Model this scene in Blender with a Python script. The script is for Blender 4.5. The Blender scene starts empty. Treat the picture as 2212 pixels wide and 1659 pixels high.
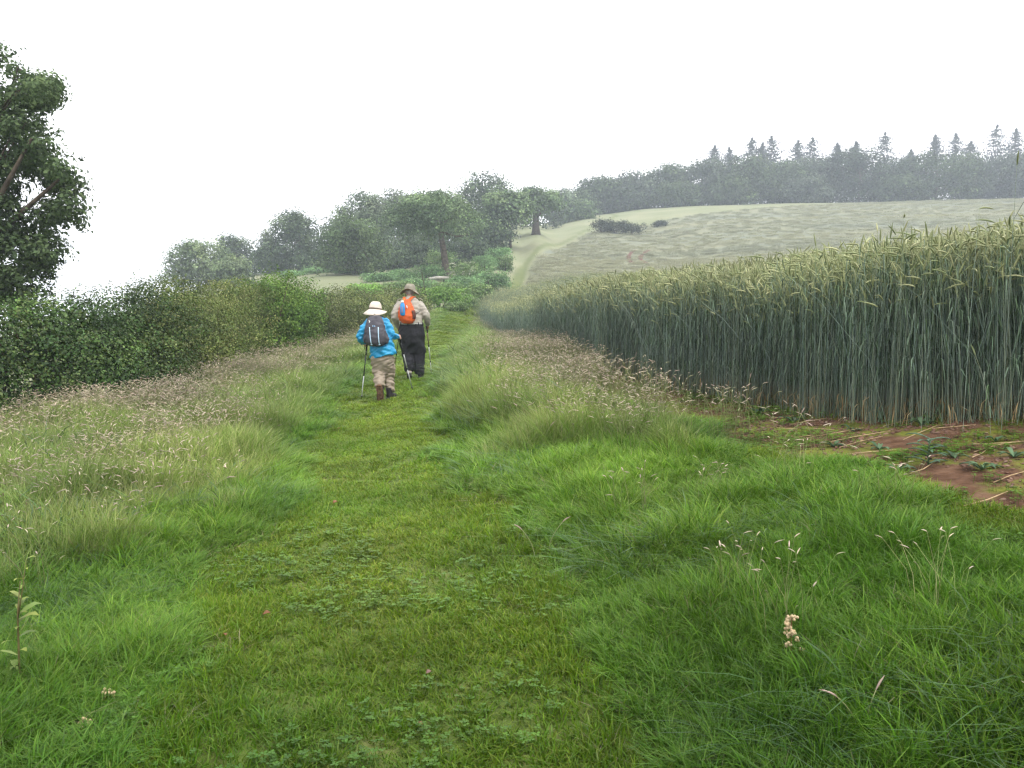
import bpy, math, random
import numpy as np
from mathutils import Vector, Matrix

SC = bpy.context.scene
COL = SC.collection
RNG = np.random.default_rng(11)

# ------------------------------------------------------------------ camera
F = 797.0                    # focal length in pixels of a 1024 wide frame
CAM_H = 1.55
TH = math.atan(74.0 / F)     # slight downward pitch
cam_d = bpy.data.cameras.new("camera")
cam_d.sensor_width = 36.0
cam_d.lens = 36.0 * F / 1024.0
cam_d.clip_start = 0.05
cam_d.clip_end = 3000.0
cam = bpy.data.objects.new("camera", cam_d)
COL.objects.link(cam)
cam.location = (0, 0, CAM_H)
cam.rotation_euler = (math.pi / 2 - TH, 0, 0)
SC.camera = cam

# ------------------------------------------------------------------ overcast daylight
world = bpy.data.worlds.new("World")
SC.world = world
world.use_nodes = True
wn, wl = world.node_tree.nodes, world.node_tree.links
wn.clear()
sky = wn.new("ShaderNodeTexSky")
sky.sky_type = 'NISHITA'
sky.sun_disc = False
sky.sun_elevation = math.radians(56)
sky.sun_rotation = math.radians(35)
sky.air_density = 1.0
sky.dust_density = 6.0
hs = wn.new("ShaderNodeHueSaturation")
hs.inputs['Saturation'].default_value = 0.16
mixw = wn.new("ShaderNodeMixRGB")
mixw.inputs[0].default_value = 0.72
mixw.inputs[2].default_value = (9.6, 9.6, 9.9, 1)
bg = wn.new("ShaderNodeBackground")
bg.inputs['Strength'].default_value = 0.125
wo = wn.new("ShaderNodeOutputWorld")
wl.new(sky.outputs[0], hs.inputs['Color'])
wl.new(hs.outputs[0], mixw.inputs[1])
wl.new(mixw.outputs[0], bg.inputs['Color'])
wl.new(bg.outputs[0], wo.inputs['Surface'])

sun_d = bpy.data.lights.new("sun", 'SUN')
sun_d.energy = 1.4
sun_d.angle = math.radians(18)
sun_d.color = (1.0, 0.97, 0.92)
sun = bpy.data.objects.new("sun", sun_d)
COL.objects.link(sun)
# light from above, slightly from the right and behind the walkers' backs
sun.rotation_euler = (math.radians(34), 0, math.radians(35))

SC.view_settings.view_transform = 'Standard'
SC.view_settings.look = 'None'
SC.view_settings.exposure = 1.0
SC.view_settings.gamma = 1.0
SC.view_settings.use_curve_mapping = False
SC.render.engine = 'CYCLES'
cy = SC.cycles
cy.max_bounces = 4
cy.diffuse_bounces = 2
cy.glossy_bounces = 1
cy.transmission_bounces = 2
cy.transparent_max_bounces = 4
cy.volume_bounces = 1
cy.use_denoising = True
cy.denoiser = 'OPENIMAGEDENOISE'
cy.use_adaptive_sampling = True
cy.adaptive_threshold = 0.012
cy.filter_width = 1.35
cy.caustics_reflective = False
cy.caustics_refractive = False

# ------------------------------------------------------------------ projection helper (a pixel and a true distance -> a point)
FWD = np.array([0, math.cos(TH), -math.sin(TH)])
UPV = np.array([0, math.sin(TH), math.cos(TH)])


def ray(px, py):
    return FWD + np.array([(px - 512) / F, 0, 0]) + UPV * ((384 - py) / F)


def at(px, py, d):
    r = ray(px, py)
    return np.array([0, 0, CAM_H]) + r * (d / r[1])


D = 1024.0 / 2212.0          # the enlarged photograph's pixels -> frame pixels


def atd(X, Y, d):
    return at(X * D, Y * D, d)


# ------------------------------------------------------------------ terrain: a smooth sheet through surveyed heights
def q(x, y):
    return np.stack([np.arcsinh(np.asarray(x, float) / 4.0), np.arcsinh(np.asarray(y, float) / 4.0)], -1)


CTRL = [(0, 0, 0), (-0.33, 2.7, 0), (-0.74, 4.2, 0), (-1.08, 6.2, 0), (-1.6, 9.5, 0), (-2.6, 26, .50), (-2.8, 40, 1.05), (-3.2, 52, 1.6),
        (0.9, 3.6, .17), (1.5, 5.0, .33), (0.5, 8, .27), (-0.3, 13, .30),
        (-2.5, 4, -.02), (-4, 8, -.06), (-1.7, 2.7, 0), (-6, 4, -.12), (-12, 10, -.5), (-12, 4, -.5), (-5, 12, -.03), (-4, 20, .18),
        (-14, 20, -.7), (-25, 30, -2.2), (-35, 60, -1.5), (-62, 100, -3.5), (-150, 150, -12), (-110, 260, -6), (-12, 34, -.2),
        (5.6, 8.9, .93), (10, 15, 1.52), (5.5, 12, .98), (9.2, 20, 1.55), (6.3, 20, 1.15), (12.6, 40, 2.3), (6.8, 40, 1.7), (2.2, 40, 1.1),
        (20, 30, 2.9), (60, 40, 5), (14, 5, 1.7), (20, 0, 2.0), (100, 0, 8), (600, 0, 14),
        (0, -10, -.3), (-20, -20, -1.4), (20, -20, 1.8), (0, -100, -3), (-600, -100, -14), (600, -100, 8), (-600, 100, -15),
        (0, 270, 29), (100, 300, 34), (220, 300, 36), (420, 400, 37), (-100, 330, 8), (0, 600, 36), (300, 600, 40), (-300, 600, -8),
        (600, 300, 37), (600, 600, 40), (-600, 600, -14), (200, 100, 17), (300, 180, 30)]
for a in [(382, 400.2, 13.0), (415, 378.9, 15.5),
          (481, 319, 52), (556, 352, 18.7), (648, 384, 10.8), (764, 407, 8.1), (880, 426, 6.5), (1015, 424, 5.8),
          (972, 463, 5), (972, 600, 3.3), (1024, 768, 2.4),
          (0, 414, 12.8), (259, 356, 24), (338, 343, 30),
          (319, 287, 70), (300, 278, 85), (385, 276, 85), (300, 272, 112), (210, 287, 95), (255, 275, 125),
          (453, 283, 80), (405, 284, 70), (510, 248, 113), (541, 235, 133), (512, 289, 75), (523, 268, 95), (555, 245, 125), (572, 238, 140),
          (480, 262, 99), (590, 218, 180), (640, 211, 190), (695, 206, 195), (790, 203, 200), (900, 201.5, 200), (1020, 200, 200),
          (560, 222, 190), (650, 262, 100), (650, 235, 140), (800, 230, 130), (900, 235, 120), (1000, 222, 135)]:
    CTRL.append(tuple(at(*a)))
CTRL = np.array(CTRL, float)
CQ = q(CTRL[:, 0], CTRL[:, 1])


def _phi(r2):
    return 0.5 * r2 * np.log(r2 + 1e-12)


def _fit():
    n = len(CQ)
    d2 = ((CQ[:, None] - CQ[None]) ** 2).sum(-1)
    A = np.zeros((n + 3, n + 3))
    A[:n, :n] = _phi(d2) + np.eye(n) * 2e-3
    P = np.concatenate([np.ones((n, 1)), CQ], 1)
    A[:n, n:] = P
    A[n:, :n] = P.T
    return np.linalg.solve(A, np.concatenate([CTRL[:, 2], np.zeros(3)]))


TPS = _fit()


def zt(x, y):
    p = q(x, y)
    shp = p.shape[:-1]
    p = p.reshape(-1, 2)
    out = np.empty(len(p))
    for i in range(0, len(p), 20000):
        b = p[i:i + 20000]
        d2 = ((b[:, None] - CQ[None]) ** 2).sum(-1)
        out[i:i + 20000] = _phi(d2) @ TPS[:-3] + TPS[-3] + b @ TPS[-2:]
    return out.reshape(shp)


def zg(x, y):
    """terrain with the small bumps of the turf near the camera"""
    near = 1 - sstep(18, 30, np.hypot(x, y))
    return zt(x, y) + near * ((vnoise(x, y, .9, 3) - .5) * .05 + (vnoise(x, y, .35, 4) - .5) * .025)


def z1(x, y):
    return float(zt(np.array([x]), np.array([y]))[0])


def ground_at(px, py):
    r = ray(px, py)
    ds = np.geomspace(1.2, 260, 1400)
    P = np.array([0, 0, CAM_H]) + r * (ds / r[1])[:, None]
    under = P[:, 2] <= zt(P[:, 0], P[:, 1])
    i = int(np.argmax(under)) if under.any() else len(ds) - 1
    p = P[i].copy()
    p[2] = z1(p[0], p[1])
    return p


def vnoise(x, y, scale, seed=0):
    x = np.asarray(x) / scale
    y = np.asarray(y) / scale
    xi, yi = np.floor(x).astype(np.int64), np.floor(y).astype(np.int64)
    fx, fy = x - xi, y - yi
    fx, fy = fx * fx * (3 - 2 * fx), fy * fy * (3 - 2 * fy)

    def h(a, b):
        n = (a * 374761393 + b * 668265263 + seed * 974634777) & 0xFFFFFFFF
        n = ((n ^ (n >> 13)) * 1274126177) & 0xFFFFFFFF
        return ((n ^ (n >> 16)) & 0xFFFF) / 65535.0
    return (h(xi, yi) * (1 - fx) + h(xi + 1, yi) * fx) * (1 - fy) + (h(xi, yi + 1) * (1 - fx) + h(xi + 1, yi + 1) * fx) * fy


def sstep(a, b, x):
    t = np.clip((np.asarray(x, float) - a) / (b - a), 0, 1)
    return t * t * (3 - 2 * t)


def lerp(a, b, t):
    return a + (b - a) * t


# plan of the place: mown path, crop edge
PATH_Y = np.array([-20, 0, 2.7, 4.2, 6.2, 9.5, 13.3, 20, 26, 40, 52, 65, 75, 95, 125, 140, 162, 185])
PATH_X = np.array([0.4, 0.1, -.30, -.74, -1.08, -1.6, -2.05, -2.4, -2.6, -2.8, -3.1, -1.6, .2, 1.3, 6.7, 10.5, 18., 24.])
EDGE_Y = np.array([-30, 0, 3.5, 5.0, 5.8, 6.5, 8.1, 10.8, 18.7, 35, 52, 62, 75, 95, 125, 140, 150])
EDGE_X = np.array([14, 9., 6.2, 4.5, 3.75, 3.0, 2.56, 1.85, 1.0, -.5, -2.0, -.9, 1.2, 2.5, 8.2, 12.4, 17.])


def path_x(y):
    return np.interp(y, PATH_Y, PATH_X)


def edge_x(y):
    return np.interp(y, EDGE_Y, EDGE_X)


def path_hw(y):
    return np.interp(y, [0, 4, 13, 40, 75, 130], [.50, .52, .68, .75, .6, .42])


def in_crop(x, y):
    """positive inside the crop, metres from its edge (roughly)"""
    top = np.interp(x, [10, 30, 60, 90, 140], [146, 158, 178, 190, 196])
    return np.minimum(x - edge_x(y), top - y)


# ------------------------------------------------------------------ mesh helpers
class Acc:
    def __init__(self):
        self.v, self.f, self.c, self.mi, self.n = [], [], [], [], 0

    def add(self, v, faces, col=(.5, .5, .5), mi=0):
        v = np.asarray(v, float).reshape(-1, 3)
        c = np.asarray(col, float)
        if c.ndim == 1:
            c = np.repeat(c[None, :3], len(v), 0)
        self.v.append(v)
        self.c.append(c)
        for f in (faces if isinstance(faces, list) else [faces]):
            f = np.asarray(f, np.int64)
            if f.size:
                self.f.append(f + self.n)
                self.mi.append(mi)
        self.n += len(v)

    def merge(self, o, M=None):
        for v, c in zip(o.v, o.c):
            pass
        V = np.concatenate(o.v)
        if M is not None:
            V = V @ M[:3, :3].T + M[:3, 3]
        self.v.append(V)
        self.c.append(np.concatenate(o.c))
        for f, m in zip(o.f, o.mi):
            self.f.append(f + self.n)
            self.mi.append(m)
        self.n += len(V)

    def mesh(self, name, mats, smooth=False, col=True):
        me = bpy.data.meshes.new(name)
        V = np.concatenate(self.v)
        me.vertices.add(len(V))
        me.vertices.foreach_set("co", V.astype(np.float32).ravel())
        sizes = np.concatenate([np.full(len(f), f.shape[1]) for f in self.f])
        loops = np.concatenate([f.ravel() for f in self.f])
        mi = np.concatenate([np.full(len(f), m) for f, m in zip(self.f, self.mi)])
        me.loops.add(len(loops))
        me.polygons.add(len(sizes))
        me.loops.foreach_set("vertex_index", loops.astype(np.int32))
        starts = np.concatenate([[0], np.cumsum(sizes)[:-1]])
        me.polygons.foreach_set("loop_start", starts.astype(np.int32))
        me.polygons.foreach_set("loop_total", sizes.astype(np.int32))
        if not isinstance(mats, (list, tuple)):
            mats = [mats]
        for m in mats:
            me.materials.append(m)
        me.polygons.foreach_set("material_index", mi.astype(np.int32))
        if smooth:
            me.polygons.foreach_set("use_smooth", np.ones(len(sizes), bool))
        if col:
            a = me.attributes.new("col", 'FLOAT_VECTOR', 'POINT')
            a.data.foreach_set("vector", np.concatenate(self.c).astype(np.float32).ravel())
        me.update(calc_edges=True)
        me.validate()
        return me

    def obj(self, name, mats, parent=None, smooth=False, loc=None, col=True):
        o = bpy.data.objects.new(name, self.mesh(name, mats, smooth, col))
        COL.objects.link(o)
        if parent is not None:
            o.parent = parent
        if loc is not None:
            o.location = loc
        return o


def tag(o, label=None, cat=None, group=None, kind=None):
    if label:
        o["label"] = label
    if cat:
        o["category"] = cat
    if group:
        o["group"] = group
    if kind:
        o["kind"] = kind
    return o


def thing(name, label, cat, loc, group=None):
    o = bpy.data.objects.new(name, None)
    COL.objects.link(o)
    o.location = [float(a) for a in loc]
    o.empty_display_size = .2
    return tag(o, label, cat, group)


def frame(t):
    t = t / (np.linalg.norm(t) + 1e-9)
    a = np.array([0, 0, 1.]) if abs(t[2]) < .9 else np.array([1., 0, 0])
    u = np.cross(a, t)
    u /= np.linalg.norm(u)
    return u, np.cross(t, u)


def tube(acc, pts, rad, n=6, col=(.5, .5, .5), mi=0, cap=True):
    pts = np.asarray(pts, float)
    k = len(pts)
    rad = np.broadcast_to(np.asarray(rad, float), (k,))
    ang = np.arange(n) * 2 * math.pi / n
    tans = np.gradient(pts, axis=0)
    u0, _ = frame(tans[0])
    V = np.empty((k, n, 3))
    for i in range(k):
        t = tans[i] / (np.linalg.norm(tans[i]) + 1e-9)
        u = u0 - t * np.dot(u0, t)
        u /= np.linalg.norm(u) + 1e-9
        u0 = u
        w = np.cross(t, u)
        V[i] = pts[i] + rad[i] * (np.cos(ang)[:, None] * u + np.sin(ang)[:, None] * w)
    V = V.reshape(-1, 3)
    i = np.arange(k - 1)[:, None] * n
    j = np.arange(n)[None]
    j2 = (j + 1) % n
    Q = np.stack([i + j, i + j2, i + n + j2, i + n + j], -1).reshape(-1, 4)
    fs = [Q]
    if cap:
        fs.append(np.array([list(range(n))[::-1]]))
        fs.append(np.array([list(range((k - 1) * n, k * n))]))
    c = np.asarray(col, float)
    if c.ndim == 2:
        c = np.repeat(c, n, 0)
    acc.add(V, fs, c, mi)


def loft(acc, rings, n=20, col=(.5, .5, .5), mi=0, tz=0.0):
    """rings: (cx,cy,cz,rx,ry); tz tilts the rings sideways"""
    ang = np.arange(n) * 2 * math.pi / n
    V = []
    for r in rings:
        cx, cy_, cz, rx, ry = r[:5]
        t = r[5] if len(r) > 5 else tz
        V.append(np.stack([cx + rx * np.cos(ang), cy_ + ry * np.sin(ang), cz + t * rx * np.cos(ang)], -1))
    k = len(V)
    V = np.concatenate(V)
    i = np.arange(k - 1)[:, None] * n
    j = np.arange(n)[None]
    j2 = (j + 1) % n
    Q = np.stack([i + j, i + j2, i + n + j2, i + n + j], -1).reshape(-1, 4)
    acc.add(V, [Q, np.array([list(range(n))[::-1]]), np.array([list(range((k - 1) * n, k * n))])], col, mi)


def ribbon(acc, pts, w, side, col, mi=0):
    pts = np.asarray(pts, float)
    k = len(pts)
    w = np.broadcast_to(np.asarray(w, float), (k,))
    side = np.asarray(side, float)
    V = np.stack([pts - side * w[:, None] / 2, pts + side * w[:, None] / 2], 1).reshape(-1, 3)
    i = np.arange(k - 1) * 2
    c = np.asarray(col, float)
    if c.ndim == 2:
        c = np.repeat(c, 2, 0)
    acc.add(V, np.stack([i, i + 1, i + 3, i + 2], -1), c, mi)


def norm(v):
    return v / (np.linalg.norm(v, axis=-1, keepdims=True) + 1e-9)


def leaves(acc, rng, P, N, size, col, aspect=.55, mi=0, fold=.15):
    """leaf-sized quads at P facing N"""
    n = len(P)
    N = norm(N)
    t = norm(np.cross(N, norm(rng.normal(size=(n, 3)))))
    b = np.cross(N, t)
    L = (np.broadcast_to(size, (n,)))[:, None]
    W = L * aspect
    V = np.stack([P - t * L * .5, P + b * W * .5 + N * L * fold, P + t * L * .5 - N * L * fold * .6, P - b * W * .5 + N * L * fold], 1).reshape(-1, 3)
    f = np.arange(n * 4).reshape(n, 4)
    acc.add(V, f, np.repeat(col, 4, 0), mi)


def palette(rng, n, cols, jit=.18):
    cols = np.asarray(cols, float)
    i = rng.integers(0, len(cols), n)
    j = rng.integers(0, len(cols), n)
    t = rng.random((n, 1))
    c = cols[i] * t + cols[j] * (1 - t)
    return np.clip(c * (1 + rng.normal(size=(n, 1)) * jit), .004, .9)


# ------------------------------------------------------------------ materials
def new_mat(name):
    m = bpy.data.materials.new(name)
    m.use_nodes = True
    n = m.node_tree.nodes
    n.clear()
    return m, n, m.node_tree.links


def veg_mat(name, transl=.3, rough=.5, spec=.3, inst=False, nscale=1.2, namt=.35):
    m, n, l = new_mat(name)
    out = n.new("ShaderNodeOutputMaterial")
    at_ = n.new("ShaderNodeAttribute")
    at_.attribute_name = "col"
    col = at_.outputs['Vector']
    if inst:
        ti = n.new("ShaderNodeAttribute")
        ti.attribute_type = 'INSTANCER'
        ti.attribute_name = "tint"
        mu = n.new("ShaderNodeVectorMath")
        mu.operation = 'MULTIPLY'
        l.new(col, mu.inputs[0])
        l.new(ti.outputs['Vector'], mu.inputs[1])
        col = mu.outputs[0]
    geo = n.new("ShaderNodeNewGeometry")
    nz = n.new("ShaderNodeTexNoise")
    nz.inputs['Scale'].default_value = nscale
    nz.inputs['Detail'].default_value = 2
    l.new(geo.outputs['Position'], nz.inputs['Vector'])
    mr = n.new("ShaderNodeMapRange")
    mr.inputs['From Min'].default_value = .3
    mr.inputs['From Max'].default_value = .7
    mr.inputs['To Min'].default_value = 1 - namt
    mr.inputs['To Max'].default_value = 1 + namt
    l.new(nz.outputs[0], mr.inputs['Value'])
    sc = n.new("ShaderNodeVectorMath")
    sc.operation = 'SCALE'
    l.new(col, sc.inputs[0])
    l.new(mr.outputs[0], sc.inputs['Scale'])
    p = n.new("ShaderNodeBsdfPrincipled")
    p.inputs['Roughness'].default_value = rough
    p.inputs['Specular IOR Level'].default_value = spec
    l.new(sc.outputs[0], p.inputs['Base Color'])
    if transl > 0:
        tr = n.new("ShaderNodeBsdfTranslucent")
        l.new(sc.outputs[0], tr.inputs['Color'])
        mx = n.new("ShaderNodeMixShader")
        mx.inputs[0].default_value = transl
        l.new(p.outputs[0], mx.inputs[1])
        l.new(tr.outputs[0], mx.inputs[2])
        l.new(mx.outputs[0], out.inputs['Surface'])
    else:
        l.new(p.outputs[0], out.inputs['Surface'])
    return m


def plain_mat(name, c1, c2, rough=.8, spec=.2, scale=30, bump=.0, metal=0.0, bscale=None, detail=4):
    m, n, l = new_mat(name)
    out = n.new("ShaderNodeOutputMaterial")
    tc = n.new("ShaderNodeTexCoord")
    nz = n.new("ShaderNodeTexNoise")
    nz.inputs['Scale'].default_value = scale
    nz.inputs['Detail'].default_value = detail
    l.new(tc.outputs['Object'], nz.inputs['Vector'])
    cr = n.new("ShaderNodeValToRGB")
    cr.color_ramp.elements[0].position = .3
    cr.color_ramp.elements[1].position = .7
    cr.color_ramp.elements[0].color = (*c1, 1)
    cr.color_ramp.elements[1].color = (*c2, 1)
    l.new(nz.outputs[0], cr.inputs[0])
    p = n.new("ShaderNodeBsdfPrincipled")
    p.inputs['Roughness'].default_value = rough
    p.inputs['Specular IOR Level'].default_value = spec
    p.inputs['Metallic'].default_value = metal
    l.new(cr.outputs[0], p.inputs['Base Color'])
    if bump:
        b = n.new("ShaderNodeBump")
        b.inputs['Strength'].default_value = bump
        b.inputs['Distance'].default_value = .02
        nb = n.new("ShaderNodeTexNoise")
        nb.inputs['Scale'].default_value = bscale or scale
        nb.inputs['Detail'].default_value = 5
        l.new(tc.outputs['Object'], nb.inputs['Vector'])
        l.new(nb.outputs[0], b.inputs['Height'])
        l.new(b.outputs[0], p.inputs['Normal'])
    l.new(p.outputs[0], out.inputs['Surface'])
    return m


M_GRASS = veg_mat("grass_blades", .30, .45, .22, True, .9, .22)
M_LEAF = veg_mat("foliage", .24, .6, .18, False, .35, .3)
M_GLOSSY = veg_mat("glossy_foliage", .2, .5, .25, False, .9, .4)
M_CROP = veg_mat("rye_straw_and_ears", .15, .5, .3, True, .5, .2)
M_STALK = veg_mat("single_stalks", .15, .5, .3, False, .5, .1)
M_BARK = plain_mat("bark", (.05, .04, .03), (.13, .105, .08), .9, .1, 6, .6)
M_TWIG = plain_mat("twig", (.04, .03, .02), (.09, .07, .05), .9, .1, 10)

# ------------------------------------------------------------------ ground sheet
def soil_w(y):
    return np.interp(y, [0, 3, 4, 4.4, 5.3, 6, 7.3, 10.8, 14, 20], [3.5, 3.3, 3.0, 2.75, 1.75, 1.4, 1.05, .95, .6, .25])


def build_ground():
    sx = np.arcsinh(610 / 4.0)
    y0, y1 = np.arcsinh(-110 / 4.0), np.arcsinh(610 / 4.0)
    X = 4 * np.sinh(np.linspace(-sx, sx, 420))
    Y = 4 * np.sinh(np.linspace(y0, y1, 380))
    gx, gy = np.meshgrid(X, Y)
    gz = zg(gx, gy)
    V = np.stack([gx, gy, gz], -1).reshape(-1, 3)
    nx = len(X)
    i = np.arange(len(Y) - 1)[:, None] * nx + np.arange(nx - 1)[None]
    Q = np.stack([i, i + 1, i + nx + 1, i + nx], -1).reshape(-1, 4)
    x, y = gx.ravel(), gy.ravel()
    dp = np.abs(x - path_x(y)) - path_hw(y)
    path = (1 - sstep(-.25, .35, dp)) * (1 - .45 * sstep(60, 100, y))
    dc = in_crop(x, y)
    soilw = soil_w(y)
    soil = sstep(-.12, .1, dc + soilw + (vnoise(x, y, .5, 9) - .5) * .5) * (1 - sstep(30, 45, y))
    crop = sstep(-.2, .4, dc) * sstep(26, 45, y)
    # rough pale grass on top of the hill, smooth meadow on the slope to the left
    wood = sstep(0, 8, y - 198) * sstep(10, 30, x)
    lush = (1 - sstep(10, 30, y)) * (1 - soil)
    a = Acc()
    a.add(V, Q)
    me = a.mesh("ground", M_GROUND, smooth=True, col=False)
    for nm, val in (("path", path), ("soil", soil), ("crop", crop), ("wood", wood), ("lush", lush)):
        at_ = me.attributes.new(nm, 'FLOAT', 'POINT')
        at_.data.foreach_set("value", val.astype(np.float32))
    o = bpy.data.objects.new("ground", me)
    COL.objects.link(o)
    return tag(o, "rising grassy ground with a red soil strip beside the crop", kind="structure")


def ground_mat():
    m, n, l = new_mat("ground_cover")
    out = n.new("ShaderNodeOutputMaterial")
    geo = n.new("ShaderNodeNewGeometry")

    def attr(nm):
        a = n.new("ShaderNodeAttribute")
        a.attribute_name = nm
        return a.outputs['Fac']

    def noise(scale, detail=4, stretch=None):
        t = n.new("ShaderNodeTexNoise")
        t.inputs['Scale'].default_value = scale
        t.inputs['Detail'].default_value = detail
        if stretch:
            mp = n.new("ShaderNodeMapping")
            mp.inputs['Scale'].default_value = stretch
            mp.inputs['Rotation'].default_value = (0, 0, math.radians(14))
            l.new(geo.outputs['Position'], mp.inputs['Vector'])
            l.new(mp.outputs[0], t.inputs['Vector'])
        else:
            l.new(geo.outputs['Position'], t.inputs['Vector'])
        return t.outputs[0]

    def ramp(fac, cols, pos=None):
        r = n.new("ShaderNodeValToRGB")
        e = r.color_ramp.elements
        while len(e) < len(cols):
            e.new(.5)
        for i, c in enumerate(cols):
            e[i].position = pos[i] if pos else .3 + .4 * i / (len(cols) - 1)
            e[i].color = (*c, 1)
        l.new(fac, r.inputs[0])
        return r.outputs[0]

    def mix(f, a, b):
        x = n.new("ShaderNodeMixRGB")
        l.new(f, x.inputs[0])
        l.new(a, x.inputs[1])
        l.new(b, x.inputs[2])
        return x.outputs[0]

    meadow = ramp(noise(.12, 6), [(.17, .19, .10), (.20, .215, .125), (.245, .245, .15)])
    lush = ramp(noise(9, 5), [(.04, .045, .012), (.055, .085, .014), (.08, .12, .02)])
    path = ramp(noise(3, 5), [(.07, .10, .022), (.09, .125, .028), (.125, .14, .045)])
    soil0 = ramp(noise(7, 7), [(.06, .032, .019), (.105, .057, .034), (.165, .098, .062)])
    moss = ramp(noise(12, 4), [(.09, .11, .02), (.16, .17, .03)])
    mmask = ramp(noise(3.2, 6), [(0, 0, 0), (1, 1, 1)], [.47, .58])
    soil = mix(mmask, soil0, moss)
    crop = ramp(noise(.55, 5, (.05, .35, .35)), [(.155, .172, .13), (.18, .187, .125), (.205, .203, .125)])
    wood = ramp(noise(2, 4), [(.03, .028, .015), (.05, .05, .02)])
    c = mix(attr("lush"), meadow, lush)
    c = mix(attr("path"), c, path)
    c = mix(attr("crop"), c, crop)
    c = mix(attr("wood"), c, wood)
    c = mix(attr("soil"), c, soil)
    p = n.new("ShaderNodeBsdfPrincipled")
    p.inputs['Roughness'].default_value = .95
    p.inputs['Specular IOR Level'].default_value = .1
    l.new(c, p.inputs['Base Color'])
    b = n.new("ShaderNodeBump")
    b.inputs['Strength'].default_value = .8
    b.inputs['Distance'].default_value = .05
    l.new(noise(16, 8), b.inputs['Height'])
    l.new(b.outputs[0], p.inputs['Normal'])
    l.new(p.outputs[0], out.inputs['Surface'])
    return m


M_GROUND = ground_mat()
GROUND = build_ground()


# ------------------------------------------------------------------ scattering (geometry nodes; only for grass and crop, which nobody could count)
def proto_collection(name, accs, mat):
    c = bpy.data.collections.new(name)
    for i, a in enumerate(accs):
        me = a.mesh("%s_%02d" % (name, i), mat)
        o = bpy.data.objects.new("%s_%02d" % (name, i), me)
        c.objects.link(o)
    return c


def scatter_tree(coll):
    ng = bpy.data.node_groups.new("scatter_" + coll.name, 'GeometryNodeTree')
    ng.interface.new_socket("Geometry", in_out='INPUT', socket_type='NodeSocketGeometry')
    ng.interface.new_socket("Geometry", in_out='OUTPUT', socket_type='NodeSocketGeometry')
    n, l = ng.nodes, ng.links
    gi, go = n.new("NodeGroupInput"), n.new("NodeGroupOutput")
    iop = n.new("GeometryNodeInstanceOnPoints")
    ci = n.new("GeometryNodeCollectionInfo")
    ci.inputs['Collection'].default_value = coll
    ci.inputs['Separate Children'].default_value = True
    ci.inputs['Reset Children'].default_value = True
    l.new(gi.outputs[0], iop.inputs['Points'])
    l.new(ci.outputs[0], iop.inputs['Instance'])
    iop.inputs['Pick Instance'].default_value = True

    def named(nm, t):
        a = n.new("GeometryNodeInputNamedAttribute")
        a.data_type = t
        a.inputs['Name'].default_value = nm
        return a.outputs['Attribute']
    l.new(named("idx", 'INT'), iop.inputs['Instance Index'])
    e2r = n.new("FunctionNodeEulerToRotation")
    l.new(named("rot", 'FLOAT_VECTOR'), e2r.inputs[0])
    l.new(e2r.outputs[0], iop.inputs['Rotation'])
    l.new(named("scl", 'FLOAT_VECTOR'), iop.inputs['Scale'])
    l.new(iop.outputs[0], go.inputs[0])
    return ng


def scatter(name, label, P, rot, scl, idx, tint, coll):
    me = bpy.data.meshes.new(name)
    n = len(P)
    me.vertices.add(n)
    me.vertices.foreach_set("co", P.astype(np.float32).ravel())
    for nm, v in (("rot", rot), ("scl", scl), ("tint", tint)):
        a = me.attributes.new(nm, 'FLOAT_VECTOR', 'POINT')
        a.data.foreach_set("vector", np.asarray(v, np.float32).ravel())
    a = me.attributes.new("idx", 'INT', 'POINT')
    a.data.foreach_set("value", np.asarray(idx, np.int32))
    o = bpy.data.objects.new(name, me)
    COL.objects.link(o)
    md = o.modifiers.new("scatter", 'NODES')
    md.node_group = scatter_tree(coll)
    return tag(o, label, kind="stuff")


def blades(rng, n, R, h0, h1, w, lean, cols, tipcol=None, clump=1.0):
    """one tuft of n grass blades"""
    a = Acc()
    ang = rng.random(n) * 2 * math.pi
    rr = R * np.sqrt(rng.random(n)) * clump
    base = np.stack([rr * np.cos(ang), rr * np.sin(ang), np.full(n, -.01)], -1)
    az = ang + rng.normal(size=n) * 1.1
    d = np.stack([np.cos(az), np.sin(az), np.zeros(n)], -1)
    s = np.stack([-np.sin(az), np.cos(az), np.zeros(n)], -1)
    tw = rng.normal(size=(n, 1)) * .7
    s = norm(s * np.cos(tw) + d * np.sin(tw))
    h = (h0 + (h1 - h0) * rng.random(n) ** 1.3)[:, None]
    ln = (lean * (.25 + rng.random(n) * 1.1))[:, None]
    ww = (w * (.6 + .8 * rng.random(n)))[:, None]
    lv = [0, .35, .68, 1.0]
    ws = [.8, 1.0, .75, .12]
    V = []
    for t, wf in zip(lv, ws):
        c = base + d * ln * h * t ** 2 + np.array([0, 0, 1.]) * h * (t - .38 * np.minimum(ln, 1.3) * t ** 2.2)
        V += [c - s * ww * wf / 2, c + s * ww * wf / 2]
    V = np.stack(V, 1)
    col = palette(rng, n, cols, .16)
    C = np.repeat(col[:, None], 8, 1)
    pale = np.array([1.5, 1.22, 1.9])
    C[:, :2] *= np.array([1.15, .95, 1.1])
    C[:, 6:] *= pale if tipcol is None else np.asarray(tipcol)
    o = np.arange(n)[:, None] * 8
    fs = [np.concatenate([o + k, o + k + 1, o + k + 3, o + k + 2], 1) for k in (0, 2, 4)]
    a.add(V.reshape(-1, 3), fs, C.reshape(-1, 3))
    return a


G_MOWN = [(.115, .225, .010), (.15, .25, .014), (.20, .25, .03), (.095, .195, .012)]
G_LUSH = [(.10, .235, .012), (.13, .27, .016), (.19, .30, .04), (.085, .20, .018)]
G_LONG = [(.14, .25, .03), (.18, .28, .045), (.26, .31, .09), (.11, .22, .025)]
G_DRY = [(.28, .24, .12), (.34, .30, .17)]


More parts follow.
